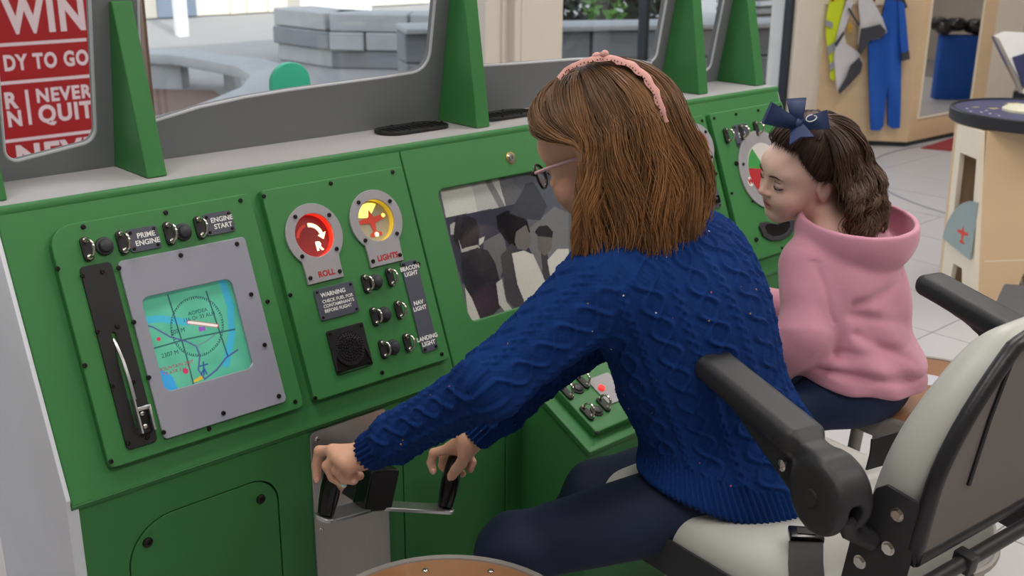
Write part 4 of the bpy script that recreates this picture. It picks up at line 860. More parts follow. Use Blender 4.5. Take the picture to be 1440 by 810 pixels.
# shelf inside with a quarter disc toy
sm_ = (F1+F2+G1+G2)/4; 
MB().prism([tuple((F1+(sm_-F1)*.12)[:2]), tuple((F2+(sm_-F2)*.12)[:2]), tuple((G2+(sm_-G2)*.12)[:2]), tuple((G1+(sm_-G1)*.12)[:2])], .175, .19).put('shelf', 'birch_edge', pt_)
xv = _n(F2-F1); dsk = thing('picture_disc', tuple(onz((1350, 345), .2)), 'grey quarter disc with a small red aeroplane picture in the table base', 'picture disc')
o_ = F1+(F2-F1)*.5+np.array([0, 0, .191]); nv_ = np.cross(xv, (0, 0, 1)); nv_ = nv_ if nv_@(CC-o_) > 0 else -nv_
M_ = fr(o_+nv_*.02, xv, (0, 0, 1), np.cross(xv, (0, 0, 1)))
mat('disc_grey', (150, 166, 166), .35)
put('disc', plate([[(.115, 0.0), (.115, .24)]+[(.115-.23*math.sin(t), .24*math.cos(t)) for t in np.linspace(.08, 1.45, 12)]], .008, .002, 0), 'disc_grey', dsk, M_)
put('aeroplane', plate([[(.04+a*1.3, .09+b*1.3) for a, b in pl_]], .001, 0, .0085 if M_.col[2].xyz.dot(Vector(nv_)) > 0 else -.0015), 'plane_red', dsk, M_)
# dark bench pad behind the seat back
bq = onz((1425, 412), .42); dk = thing('dark_bench', (bq[0], bq[1], 0), 'low dark grey bench pad beside the birch play table', 'bench')
mat('pad_grey', (78, 76, 78), .6, var=.08)
P = [onz(p, .42)[:2] for p in ((1394, 436), (1412, 398), (1590, 412), (1590, 475))]
MB().prism([tuple(v) for v in P], .37, .42, None, .008).put('pad', 'pad_grey', dk)
cxy = np.mean(P, 0)
for v in P: v2 = v+(cxy-v)*.15; MB().cyl(.012, .012, 0, .37, T(v2[0], v2[1], 0), 10).put('leg', 'dark_frame', dk)
# ------------------------------------------------------------------ stools
mat('stool_wood', (150, 104, 70), .35, var=.12, vscale=3, coat=.3, aniso=(1, 5, 1)); mat('stool_metal', (158, 152, 147), .42, metal=.35); mat('sticker', (200, 202, 214), .4)
def stool(x, y, zt, lab):
    e = thing('round_stool', (x, y, 0), lab, 'stool', 'round stools'); M = T(x, y, 0)
    MB().lathe([(.05, zt-.012), (.196, zt-.012), (.198, zt-.004), (.197, zt), (.12, zt+.001), (.0001, zt+.001)], M, 56).put('seat_top', 'stool_wood', e)
    MB().lathe([(.190, zt-.045), (.212, zt-.045), (.2125, zt-.03), (.2125, zt-.002), (.209, zt+.002), (.1985, zt+.002), (.1965, zt-.004), (.19, zt-.03)], M, 56).put('seat_rim', 'stool_metal', e)
    for k in range(4):
        a = math.radians(45+90*k+15); MB().tube([(.16*math.cos(a), .16*math.sin(a), zt-.03), (.20*math.cos(a), .20*math.sin(a), .01)], .014, 10, M).put('leg', 'stool_metal', e)
    MB().tube([(.185*math.cos(t), .185*math.sin(t), .16) for t in np.linspace(0, 2*math.pi, 40, endpoint=False)], .009, 8, M, closed=True).put('foot_ring', 'stool_metal', e)
    return e
s1 = stool(.848, 1.062, .52, 'empty round wooden stool in front of the yoke plate'); s2 = stool(2.197, 1.036, .52, 'round stool with an oval sticker under the girl in pink')
for p in ((598, 802), (690, 803)):
    q = onz(p, .521); screw(q[0], q[1], .521, s1, I4, PSCR, 'chrome')
q = onz((1299, 534), .521); put('sticker', plate([[(.05*math.cos(a), .032*math.sin(a)) for a in np.linspace(0, 2*math.pi, 28, endpoint=False)]], .0006, 0, .0004), 'sticker', s2, T(q[0], q[1], .521)@Rz(-.8))
# ------------------------------------------------------------------ padded chair with arms
CH = thing('padded_armchair', (1.494, .86, 0), 'cream vinyl padded armchair with black arms and grey back cover', 'chair')
cy_ = math.radians(-5); KC = .925; MK = T(0, 0, HC)@Sc(KC, KC, KC)@T(0, 0, -HC)
MC = MK@T(1.615, .93, 0)@Rz(cy_)      # local: x right, y forward, z up
mat('vinyl', (186, 187, 180), .42, var=.04, vscale=4, bump=.06, bscale=120); mat('arm_black', (40, 40, 43), .5, bump=.15, bscale=500, bdist=.0006); mat('piping', (28, 28, 32), .4, bump=.2, bscale=200); mat('back_fabric', (118, 110, 106), .8, var=.06, vscale=5, bump=.1, bscale=9, bdist=.01); mat('belt', (22, 22, 24), .6, bump=.2, bscale=300)
def sdf_obj(name, fn, lo, hi, res, mt, parent, M=None, rel=1, **k):
    V, Fc = sdf_mesh(fn, lo, hi, res); V = relax(V, Fc, rel) if rel else V
    return put(name, raw_mesh(V, Fc), mt, parent, M, **k)
seatf = lambda p: smax(rbox(p, (0, .06, .445), (.255, .28, .065), .055), -ell(p, (0, .10, .60), (.20, .30, .105)), .05)
seat_o = sdf_obj('seat_cushion', seatf, (-.3, -.28, .33), (.3, .40, .56), .009, 'vinyl', CH, MC, 2)
# back cushion: leaning shell with thick cream bolster, black piping, grey rear cover
rc = math.radians(7); MBk = MC@T(0, -.295, .635)@Rx(rc)      # local z up the back, y forward
BW = .205; BH = .315
def backw(z): return BW*(1-.62*np.clip((z-.10)/(BH-.10), 0, 1)**1.8)
def backf(p):
    q = p.copy(); s_ = BW/np.maximum(backw(p[:, 2]), .05); q[:, 0] = p[:, 0]*s_; tp = 1-.45*np.clip(p[:, 2]/BH, 0, 1)**1.5; q[:, 1] = (p[:, 1]+.016)/tp-.016
    d = rbox(q, (0, .040, BH/2-.01), (BW, .056, BH/2+.01), .05)/np.maximum(s_, 1)*.8
    return smax(d, -ell(p, (0, .15, .18), (.15, .075, .30)), .04)
sdf_obj('back_cushion', backf, (-.30, -.06, -.06), (.30, .20, .45), .009, 'vinyl', CH, MBk, 2)
prof_ = []
zs = np.linspace(-.015, BH-.012, 16)
L_ = [(-float(backw(np.array(z_))), z_) for z_ in zs]; R_ = [(-x_, z_) for x_, z_ in L_[::-1]]
top_ = [( x_, BH-.012+.012*(1-(x_/L_[-1][0])**2)) for x_ in np.linspace(L_[-1][0], -L_[-1][0], 12)[1:-1]]
outl = L_+top_+R_
MBb = MBk@fr((0, -.006, 0), (1, 0, 0), (0, 0, 1), (0, -1, 0))
put('back_cover', plate([outl], .014, .005, 0, 2), 'back_fabric', CH, MBb)
MB().tube([(x_, z_, .008) for x_, z_ in outl], .0125, 10, closed=True).put('piping', 'piping', CH, MBb)
for sx, tl in ((-.12, .10), (.12, .10)): MB().tube([(sx, .09, .0155), (sx+.005, .20, .0155), (sx+.02, .30, .0155)], .004, 6).put('cover_seam', 'piping', CH, MBb)
MB().tube([(-.27, -.05, .03), (.27, -.05, .03)], .012, 12).put('back_tube', 'arm_black', CH, MBb); 
for sx in (-.09, .12): MB().box(sx-.012, sx+.012, -.066, -.034, .014, .046, None, .003).put('tube_clip', 'arm_black', CH, MBb)
# side brackets with bolts
HEXB = MB().cyl(.0085, .0085, 0, .005, None, 6).cyl(.011, .011, -.001, .0008, None, 16).mesh(30)
for sx in (-1, 1):
    Mb = MBk@fr((sx*(BW+.004), .03, -.02), (0, sx*-1, 0), (0, 0, 1), (sx, 0, 0)) if sx > 0 else MBk@fr((sx*(BW+.004), .03, -.02), (0, -1, 0), (0, 0, 1), (-1, 0, 0))
    br = put('side_bracket', plate([[(.045, .085), (.035, .10), (-.02, .10), (-.035, .085), (-.055, -.01), (-.055, -.13), (.045, -.13)]], .006, .0015, 0), 'arm_black', CH, Mb)
    for q in ((.008, .065), (.008, .005), (-.03, -.045)): put('bolt', HEXB, 'chrome', br, Mb@T(q[0], q[1], .006))
# arms
def arm(sx, hpt, fpt):
    h_ = np.array(hpt); f_ = np.array(fpt); d = f_-h_; L = np.linalg.norm(d); yv = d/L; xv = _n(np.cross(yv, (0, 0, 1))); zv = np.cross(xv, yv); M = fr(h_, xv, yv, zv)
    def armf(p):
        y = p[:, 1]; w_ = .033-.004*np.clip(y/L, 0, 1)
        pad = rbox(p, (0, L*.60, .045), (.034, L*.43, .020), .016)
        lobe = smax(np.hypot(p[:, 1]-.0, p[:, 2]-.0)-.055, np.abs(p[:, 0])-.032, .014)
        # tapering web from the hub to the front of the pad
        top = .058; bot = -.052+.095*np.clip(y/(L*.92), 0, 1)
        web = np.maximum(np.maximum(np.abs(p[:, 0])-.024, np.maximum(p[:, 2]-top, bot-p[:, 2])), np.maximum(-y, y-L*.95))
        d_ = smin(smin(pad, lobe, .02), web+.004, .012)
        slot = rbox(p, (0, -.06, -.02), (.012, .04, .03), .004)
        return smax(d_, -slot, .006)
    a_ = sdf_obj('armrest', armf, (-.05, -.08, -.08), (.05, L*1.08, .085), .0045, 'arm_black', CH, M, 1)
    put('bolt', MB().lathe([(.0095, 0), (.009, .003), (.006, .0055), (.0001, .006)], None, 16).mesh(40), 'chrome', a_, M@fr((sx*.0265, L*.215, .006), (0, 1, 0), (0, 0, sx), (sx, 0, 0)))
    put('pivot_cap', MB().lathe([(.013, 0), (.0125, .004), (.0001, .0045)], None, 20).mesh(40), 'arm_black', a_, M@fr((sx*.0315, 0, 0), (0, 1, 0), (0, 0, sx), (sx, 0, 0)))
    return M
aN = arm(-1, onz((1168, 694), .76), onz((978, 531), .80)); 
hN = np.array(onz((1168, 694), .76)); fN = np.array(onz((978, 531), .80)); dN = fN-hN; rt_ = np.array((math.cos(cy_), math.sin(cy_), 0))
fF = np.array(onz((1300, 428), .815)); aF = arm(1, fF-dN, fF)
# links from arm hubs down to the side brackets
for (h_, sx) in ((hN, -1), (fF-dN, 1)):
    tgt = np.array(MBk@Vector((sx*(BW+.006), .05, -.02))); MB().tube([h_+np.array((0, -.03, -.02)), (h_+tgt)/2+np.array((0, 0, -.02)), tgt], .016, 10).put('arm_link', 'arm_black', CH)
# seat side plate and lap belt
Ms = MC@fr((-.258, .12, .45), (0, 1, 0), (0, 0, 1), (-1, 0, 0)); sp_ = put('seat_plate', plate([rrect(-.30, .11, -.06, .012, .022, 6)], .006, .0015, 0), 'arm_black', CH, Ms)
for q in ((.075, -.015), (-.10, -.02)): put('bolt', HEXB, 'chrome', sp_, Ms@T(q[0], q[1], .006))
def belt_end(p0, p1, p2, name='lap_belt'):
    P = np.array([p0, (np.array(p0)+p1)/2+np.array((0, 0, .012)), p1, p2]); wv = np.array((math.cos(cy_), math.sin(cy_), 0))*.022
    return P
bl = onz((1131, 772), .585); b_ = thing('lap_belt', (bl[0], bl[1], .47), 'black lap belt with a buckle lying on the cream seat', 'belt')
t0 = onz((1133, 762), .597); t1 = onz((1133, 792), .594); t2 = onz((1136, 835), .578)
def strap(parent, pts, wv, th=.003, name='strap', mt='belt'):
    P = np.array(pts); w = MB(); b = w.bm; rows = []
    for i in range(len(P)):
        t = P[min(i+1, len(P)-1)]-P[max(i-1, 0)]; n_ = _n(np.cross(t, wv))*th/2; rows.append([b.verts.new(P[i]+wv*s1_+n_*s2_) for s1_, s2_ in ((-1, -1), (1, -1), (1, 1), (-1, 1))])
    for i in range(len(P)-1):
        for k in range(4): b.faces.new((rows[i][k], rows[i][(k+1) % 4], rows[i+1][(k+1) % 4], rows[i+1][k]))
    b.faces.new(rows[0][::-1]); b.faces.new(rows[-1]); bmesh.ops.recalc_face_normals(b, faces=b.faces[:]); return w.put(name, mt, parent)
wv = _n(onz((1150, 770), .5)-onz((1112, 770), .5))*.026
strap(b_, [t0, t0*.6+t1*.4+np.array((0, 0, .008)), t1, t2], wv, .004)
w = MB(); w.box(-.026, .026, -.016, .016, -.005, .007, None, .003); w.box(-.014, .014, -.008, .008, .006, .0085); bdir = _n(t0-t1); put('buckle', w.mesh(40), 'black_gloss', b_, fr(t0+bdir*.012+np.array((0, 0, .004)), _n(wv), bdir, np.cross(_n(wv), bdir)))
q0 = onz((1246, 612), .655); q1 = onz((1244, 632), .63); q2 = onz((1238, 655), .60)
b2_ = thing('lap_belt', (q2[0], q2[1], .48), 'dark belt strap standing up between the seat and the backrest', 'belt')
strap(b2_, [q0, q1, q2], _n((1, -.4, .1))*.03, .004)
# frame under the chair
MB().box(-.20, .20, -.20, .28, .345, .385, MC, .008).put('seat_frame', 'arm_black', CH)
M0 = T(1.494, .86, 0)@Rz(cy_)
MB().cyl(.03, .03, .08, .45, M0@T(0, .04, 0), 16).put('post', 'dark_frame', CH)
for (ax_, ay_) in ((-.25, -.22), (.25, -.22), (-.25, .28), (.25, .28)): MB().tube([(0, .04, .09), (ax_, ay_, .06)], .018, 10, M0).put('base_leg', 'arm_black', CH); MB().cyl(.035, .035, -.015, .015, M0@T(ax_, ay_, .035)@Ry(math.pi/2), 18).put('caster', 'rubber_dark', CH)
# ------------------------------------------------------------------ people
mat('skin1', (0, 0, 0), .5, attr='Col', sss=.12, var=.04, vscale=60, bump=.05, bscale=900, bdist=.0005)
mat('leggings', (16, 30, 60), .75, var=.08, vscale=30, bump=.08, bscale=900, bdist=.0006)
mat('hair1', (0, 0, 0), .42, attr='Col', var=.05, spec=.45)
mat('lash', (38, 26, 22), .6)
def axes(f, r):
    f = _n(f); r = np.array(r, float); r = _n(r-f*(r@f)); u = np.cross(r, f); return np.stack([r, f, u], 1)      # columns: right, forward, up
def head_sdf(p, c, A, k=1., neck=None):
    q = (p-c)@A/k; qx = np.abs(q[:, 0]); s = np.stack([qx, q[:, 1], q[:, 2]], 1)
    d = ell(q, (0, -.012, .028), (.074, .094, .086))
    d = smin(d, ell(q, (0, .030, -.042), (.056, .060, .072)), .035)
    d = smin(d, ell(q, (0, .064, -.094), (.022, .018, .017)), .03)
    d = smin(d, ell(s, (.033, .052, -.040), (.028, .030, .030)), .025)
    d = smin(d, ell(q, (0, .060, .030), (.054, .034, .034)), .03)
    d = smax(d, -ell(s, (.031, .104, .004), (.020, .020, .011)), .016)
    d = smin(d, ell(s, (.0305, .0735, .002), (.0150, .0135, .0118)), .004)
    d = smin(d, cone(q, (0, .083, .012), (0, .1005, -.022), .0065, .0082), .014)
    d = smin(d, ell(q, (0, .1015, -.0255), (.0095, .0095, .0085)), .006)
    d = smin(d, ell(s, (.0100, .0925, -.0285), (.0065, .0085, .0062)), .006)
    d = smin(d, ell(q, (0, .084, -.054), (.020, .010, .0062)), .006)
    d = smin(d, ell(q, (0, .0815, -.0655), (.0165, .0105, .0068)), .006)
    d = smax(d, -ell(q, (0, .097, -.0598), (.019, .010, .0012)), .004)
    e = ell(s, (.0735, -.012, -.012), (.0085, .019, .029)); e = smax(e, -ell(s, (.083, -.009, -.010), (.008, .010, .016)), .006)
    d = smin(d, e, .008)
    return d*k
def skin_cols(V, c, A, k, base, lip, cheek):
    q = (V-c)@A/k; C = np.tile(np.array(base, float), (len(V), 1))
    def blend(w, col):
        w = np.clip(w, 0, 1)[:, None]; C[:] = C*(1-w)+np.array(col, float)*w
    for sx in (-1, 1): blend(.55*np.exp(-((q[:, 0]-sx*.040)**2+(q[:, 1]-.06)**2+(q[:, 2]+.038)**2)/.00055), cheek)
    blend(.8*np.exp(-((q[:, 0]/.021)**4+((q[:, 1]-.09)/.016)**4+((q[:, 2]+.060)/.0125)**4)), lip)
    blend(.35*np.exp(-((q[:, 0])**2+(q[:, 1]-.108)**2+(q[:, 2]+.026)**2)/.0002), cheek)
    return C
def fingers(p, chains, r0, r1):
    d = None
    for ch in chains:
        n = len(ch)-1
        for i in range(n):
            ra = r0+(r1-r0)*i/n; rb = r0+(r1-r0)*(i+1)/n; k = cone(p, ch[i], ch[i+1], ra, rb); d = k if d is None else smin(d, k, .003)
    return d
def grp(p, c, R, fn):
    d = np.linalg.norm(p-np.asarray(c), axis=1)-R; m = d < .02; o = np.maximum(d, .015); o[m] = fn(p[m]); return o
def axis_uv(p, pts):
    """distance along / around a polyline axis"""
    P = np.array(pts, float); best = np.full(len(p), 1e9); u = np.zeros(len(p)); off = np.zeros_like(p); tan = np.zeros_like(p); L = 0
    for a, b in zip(P[:-1], P[1:]):
        ba = b-a; l = np.linalg.norm(ba); t = np.clip((p-a)@ba/l**2, 0, 1); o = p-a-t[:, None]*ba; d = np.linalg.norm(o, axis=1); m = d < best
        best[m] = d[m]; u[m] = L+t[m]*l; off[m] = o[m]; tan[m] = ba/l; L += l
    return u, off, tan, best, L
def strands(paths, r0, r1, cols0, cols1, seg=3, soft=0):
    """paths: (n, m, 3) -> one mesh of thin tapered tubes with root/tip colours"""
    n, m, _ = paths.shape; t = np.gradient(paths, axis=1); t /= np.linalg.norm(t, axis=2)[..., None]+1e-9
    up = rng.normal(size=(n, 1, 3)); u = up-t*(up*t).sum(2)[..., None]; u /= np.linalg.norm(u, axis=2)[..., None]+1e-9; v = np.cross(t, u)
    s = np.linspace(0, 1, m); rad = ((r0+(r1-r0)*s**2)*(np.clip(s*5+.12, 0, 1) if soft else 1.))[None, :, None, None]
    a = np.arange(seg)*2*np.pi/seg; ring = paths[:, :, None, :]+rad*(u[:, :, None, :]*np.cos(a)[None, None, :, None]+v[:, :, None, :]*np.sin(a)[None, None, :, None])
    V = ring.reshape(-1, 3); idx = np.arange(n*m*seg).reshape(n, m, seg); nx = np.roll(idx, -1, 2)
    Fc = np.stack([idx[:, :-1], nx[:, :-1], nx[:, 1:], idx[:, 1:]], -1).reshape(-1, 4)
    C = cols0[:, None, :]+(cols1-cols0)[:, None, :]*s[None, :, None]; C = np.repeat(C[:, :, None, :], seg, 2).reshape(-1, 3)
    me = raw_mesh(V, Fc); set_col(me, C); return me
# ================================================================== older girl in the blue sweater
NB = dep((925, 350), 1.82); PEL = dep((1036, 672), 1.94); LSH = NB+np.array((-.135, .0, -.04)); RSH = NB+np.array((.135, .02, -.04))
LWR = dep((512, 640), 1.895); RWR = dep((661, 619), 2.10)
LEL = dep((690, 540), 1.70); REL = dep((815, 478), 2.03)
HC1 = dep((848, 210), 1.80); HA1 = axes((-.24, .87, -.42), (.96, .27, .03)); HK1 = 1.06
LHP = PEL+np.array((-.085, -.01, -.005)); RHP = PEL+np.array((.085, .05, -.005))
LKN = dep((722, 772), 1.86); RKN = dep((838, 690), 2.16)
LAN = np.array((1.02, 1.36, .10)); RAN = np.array((1.36, 1.52, .10))
CHS = (PEL*.42+NB*.58)+np.array((.0, .0, 0.))
print('G1', PEL, NB, 'arm', np.linalg.norm(LSH-LEL), np.linalg.norm(LEL-LWR), np.linalg.norm(RSH-REL), np.linalg.norm(REL-RWR), 'thigh', np.linalg.norm(LHP-LKN), np.linalg.norm(RHP-RKN), LKN, RKN)
AX1 = axes(np.cross(_n(NB-PEL), (1, .02, 0)), (1, .02, 0))
AT1 = np.stack([_n(np.array((1, .02, 0))-_n(NB-PEL)*(_n(NB-PEL)@np.array((1, .02, 0)))), np.zeros(3), _n(NB-PEL)], 1); AT1[:, 1] = np.cross(AT1[:, 2], AT1[:, 0])
def torso1(p, g):
    d = ell(p, PEL+np.array((0, -.005, .0)), (.150+g, .115+g, .125+g), AT1)
    d = smin(d, ell(p, PEL*.62+NB*.38, (.128+g, .098+g, .16+g), AT1), .08)
    d = smin(d, ell(p, PEL*.25+NB*.75+np.array((0, -.012, 0)), (.140+g, .100+g, .135+g), AT1), .08)
    d = smin(d, cone(p, LSH+np.array((.02, 0, 0)), RSH-np.array((.02, 0, 0)), .055+g, .055+g), .06)
    return d
def armsL(p, g): return smin(cone(p, LSH, LEL, .050+g, .043+g), cone(p, LEL, LWR, .043+g, .026+g*.6), .03)
def armsR(p, g): return smin(cone(p, RSH, REL, .050+g, .043+g), cone(p, REL, RWR, .043+g, .026+g*.6), .03)
def legs1(p, g):
    d = smin(cone(p, LHP, LKN, .078+g, .056+g), cone(p, LKN, LAN, .054+g, .034+g), .03)
    d = np.minimum(d, smin(cone(p, RHP, RKN, .078+g, .056+g), cone(p, RKN, RAN, .054+g, .034+g), .03)); return d
def hand_pts(spec): return [[dep((a, b), t) for a, b, t in ch] for ch in spec]
LH = hand_pts([[(468, 634, 1.905), (449, 634, 1.93), (445, 654, 1.945), (445.5, 672, 1.95)],
               [(474, 642, 1.89), (460, 655, 1.905), (468, 671, 1.915), (482, 681, 1.915)],
               [(482, 649, 1.88), (474, 661, 1.895), (483, 673, 1.905), (497, 676, 1.91)],
               [(491, 655, 1.88), (488, 666, 1.90), (498, 671, 1.915), (506, 669, 1.93)]])
LT = hand_pts([[(497, 650, 1.90), (487, 668, 1.935), (476, 684, 1.965), (470, 700, 1.978)]])
RH = hand_pts([[(633, 630, 2.16), (610, 637, 2.185), (606, 651, 2.195), (609, 662, 2.195)],
               [(640, 630, 2.175), (624, 642, 2.215), (622, 655, 2.225), (630, 664, 2.225)],
               [(648, 632, 2.18), (640, 645, 2.225), (640, 660, 2.235), (650, 666, 2.23)],
               [(655, 634, 2.18), (660, 644, 2.22), (664, 650, 2.215), (661, 660, 2.21)]])
RT = hand_pts([[(655, 638, 2.10), (649, 651, 2.115), (641, 661, 2.135), (635.5, 669, 2.15)]])
def hands1(p):
    def hl(q):
        d = fingers(q, LH, .0100, .0078); d = smin(d, fingers(q, LT, .0115, .009), .006)
        pal = None
        for ch in LH:
            k = cone(q, LWR, ch[0], .0190, .0125); pal = k if pal is None else smin(pal, k, .012)
        return smin(d, smin(pal, cone(q, LWR, LT[0][0], .02, .015), .012), .005)
    def hr(q):
        d = fingers(q, RH, .0100, .0078); d = smin(d, fingers(q, RT, .0120, .0095), .006)
        pal = None
        for ch in RH:
            k = cone(q, RWR, ch[0], .0190, .0125); pal = k if pal is None else smin(pal, k, .012)
        return smin(d, smin(pal, cone(q, RWR, RT[0][0], .02, .015), .012), .005)
    return np.minimum(grp(p, (LWR+LH[1][1])/2, .12, hl), grp(p, (RWR+RH[1][1])/2, .13, hr))
def body1(p):
    d = grp(p, HC1, .17, lambda q: head_sdf(q, HC1, HA1, HK1))
    nk = HC1+HA1@np.array((0, -.03, -.06))
    d = smin(d, cone(p, nk, NB+np.array((0, 0, -.02)), .046, .055), .03)
    d = smin(d, torso1(p, -.012), .04); d = smin(d, armsL(p, -.013), .03); d = smin(d, armsR(p, -.013), .03); d = smin(d, legs1(p, -.008), .04)
    for an in (LAN, RAN): d = smin(d, cone(p, an, an+np.array((-.03, .13, -.055)), .03, .022), .03)
    return smin(d, hands1(p), .008)
def bounds(pts, m): P = np.array(pts); return P.min(0)-m, P.max(0)+m
lo, hi = bounds([HC1, LWR, RWR, PEL, LKN, RKN, LAN, RAN, LH[0][3], RH[0][3]], .20); lo[2] = .01
girl = thing('person', (float(PEL[0]), float(PEL[1]), 0), 'seated person in a blue cable-knit sweater and glasses holding the yoke', 'person')
V, Fc = sdf_mesh(body1, lo, hi, .0026); V = relax(V, Fc, 1, .4)
me = raw_mesh(V, Fc); set_col(me, s2l(skin_cols(V, HC1, HA1, HK1, (222, 170, 144), (196, 112, 104), (226, 140, 120)))); put('body', me, 'skin1', girl)
# nails
mat('nail', (222, 168, 152), .3); mat('nail_mint', (190, 220, 208), .25)
for k, ch in enumerate(LH[:3]+RH[:1]+RT):
    a, b = ch[-2], ch[-1]; d_ = _n(b-a); tocam = _n(CC-b); n_ = _n(tocam-d_*(tocam@d_)); x_ = np.cross(d_, n_)
    MB().sphere(1, Sc(.0046, .0062, .0018), 10).put('fingernail', 'nail_mint' if k == 1 else 'nail', girl, fr(b+n_*(.0072 if k < 4 else .0088)+d_*.001, x_, d_, n_))
# leggings
lo2, hi2 = bounds([PEL, LKN, RKN, LAN, RAN], .16); lo2[2] = .06
def legg(p):
    d = smin(legs1(p, 0), ell(p, PEL+np.array((0, -.01, -.005)), (.150, .120, .105), AT1), .04)
    d = d-.0022*np.sin(90*(p@_n((1, -.6, .8))))*np.exp(-(np.linalg.norm(p-LKN, axis=1)/.09)**2)
    return smax(d, .13-p[:, 2], .01)
V, Fc = sdf_mesh(legg, lo2, hi2, .0045); put('leggings', raw_mesh(relax(V, Fc, 1), Fc), 'leggings', girl)
st = [LHP*(1-t)+LKN*t for t in np.linspace(.25, .95, 14)]
for an in (LAN, RAN):
    q = an+np.array((-.03, .13, -.055)); V, Fc = sdf_mesh(lambda p: smax(smin(cone(p, an+np.array((0, 0, -.02)), q, .042, .034), cone(p, an, an+np.array((0, 0, .06)), .042, .042), .03), .03-p[:, 2], .01), *bounds([an, q], .09), .006); put('shoe', raw_mesh(V, Fc), 'black_plastic', girl)
# sweater
hA = dep((884, 655), 1.86); hM = dep((1000, 752), 1.72); hD = dep((1130, 712), 1.90); hn = _n(np.cross(hM-hA, hD-hA)); hn = hn if hn[2] < 0 else -hn
fA = dep((885, 650), 1.86)
def sw_parts(p):
    t_ = torso1(p, .020)
    t_ = smin(t_, ell(p, PEL+np.array((-.01, .015, -.015)), (.172, .148, .125), AT1), .05)
    t_ = smin(t_, cone(p, LHP+np.array((-.01, 0, 0)), LHP*.62+LKN*.38, .092, .078), .05); t_ = smin(t_, cone(p, RHP, RHP*.7+RKN*.3, .09, .08), .05)
    al = smin(cone(p, LSH, LEL, .066, .047), cone(p, LEL, LWR, .047, .031), .03); ar = smin(cone(p, RSH, REL, .066, .047), cone(p, REL, RWR, .047, .031), .03)
    return t_, al, ar
def sweater(p):
    t_, l_, r_ = sw_parts(p)
    # bunching above the cuffs and soft folds
    for W_, E_, is_l in ((LWR, LEL, 1), (RWR, REL, 0)):
        ax = _n(E_-W_); s_ = (p-W_)@ax; b_ = .007*np.exp(-((s_-.085)/.022)**2)+.003*np.exp(-((s_-.125)/.010)**2)
        if is_l: l_ = l_-b_
        else: r_ = r_-b_
    t_ = smax(t_, (p-hM)@hn, .012)
    d = smin(smin(t_, l_, .03), r_, .03)
    d = d-.004*np.sin(60*((p-PEL)@_n((.3, .5, .8))))*np.exp(-(np.linalg.norm(p-dep((860, 560), 1.8), axis=1)/.08)**2)
    for W_, E_ in ((LWR, LEL), (RWR, REL)):
        ax = _n(E_-W_); near = np.linalg.norm(p-W_, axis=1) < .1; c_ = (W_+ax*.012-p)@ax; d = np.where(near, smax(d, c_, .006), d)
    d = smax(d, -cone(p, NB+np.array((0, .01, .02)), NB+np.array((-.01, .03, .12)), .052, .06), .01)
    return d
lo3, hi3 = bounds([PEL, NB, LWR, RWR, LEL, LSH, RSH, LKN*.4+LHP*.6], .17)
V, Fc = sdf_mesh(sweater, lo3, hi3, .0030); V = relax(V, Fc, 1, .5); N = vnormals(V, Fc)
def rope(c, v, P, amp, lam, w_): return np.exp(-(((c-P/2)-amp*np.sin(2*np.pi*v/lam))/w_)**2)+np.exp(-(((c-P/2)+amp*np.sin(2*np.pi*v/lam))/w_)**2)
def knit(w_, v, P):
    c = np.mod(w_, P); rp_ = np.clip(rope(c, v, P, P*.22, .085, .0050), 0, 1.1); h = .0075*rp_-.0025*np.clip(rope(c, v, P, P*.22, .085, .0095), 0, 1)
    for e_ in (0, P): h = h+.0040*np.clip(np.exp(-(((c-e_)-.006*np.sin(2*np.pi*v/.036))/.0036)**2)+np.exp(-(((c-e_)+.006*np.sin(2*np.pi*v/.036))/.0036)**2), 0, 1.1)
    h = h+.0011*np.sin(2*np.pi*c/.0075)*np.sin(2*np.pi*v/.0095)
    return h
t_, l_, r_ = sw_parts(V)
uT = (V-PEL)@AT1[:, 2]; aT = np.arctan2((V-PEL)@AT1[:, 0]/1.3, -((V-PEL)@AT1[:, 1])); hT = knit(aT*.165+.02, uT, .088)
disp = hT.copy()
for W_, E_, S_, ds_, oth in ((LWR, LEL, LSH, l_, np.minimum(t_, r_)), (RWR, REL, RSH, r_, np.minimum(t_, l_))):
    u, off, tan, dd, L = axis_uv(V, [S_, E_, W_]); up = np.tile(np.array((0, 0, 1.)), (len(V), 1)); e1 = up-tan*(up*tan).sum(1)[:, None]; e1 /= np.linalg.norm(e1, axis=1)[:, None]; e2 = np.cross(tan, e1)
    a = np.arctan2((off*e2).sum(1), (off*e1).sum(1)); hS = knit(a*.058+.03, u, .0607*3/2)
    cuff = u > L-.058; hS = np.where(cuff, .0030*np.sin(a*22), hS)
    wt = 1/(1+np.exp(np.clip((ds_-oth)/.004, -30, 30))); disp = disp*(1-wt)+hS*wt
    disp -= .0035*np.exp(-((ds_-t_)/.004)**2)*(u < .12)
hemd = -((V-hM)@hn); rib = (hemd < .055) & (np.minimum(l_, r_) > .02)
disp = np.where(rib, .0026*np.sin(aT*110), disp)
V = V+N*disp[:, None]
mat('sweater', (7, 49, 112), .9, var=.12, vscale=40, spec=.25, bump=.35, bscale=420, bdist=.0012)
t = MATS['sweater'].node_tree; bs = t.nodes['Principled BSDF']; old = bs.inputs['Base Color'].links[0].from_socket
vo = t.nodes.new('ShaderNodeTexVoronoi'); vo.inputs['Scale'].default_value = 46; tcn = t.nodes.new('ShaderNodeTexCoord'); t.links.new(tcn.outputs['Object'], vo.inputs['Vector'])
ls = t.nodes.new('ShaderNodeMath'); ls.operation = 'LESS_THAN'; ls.inputs[1].default_value = .075; t.links.new(vo.outputs['Distance'], ls.inputs[0])
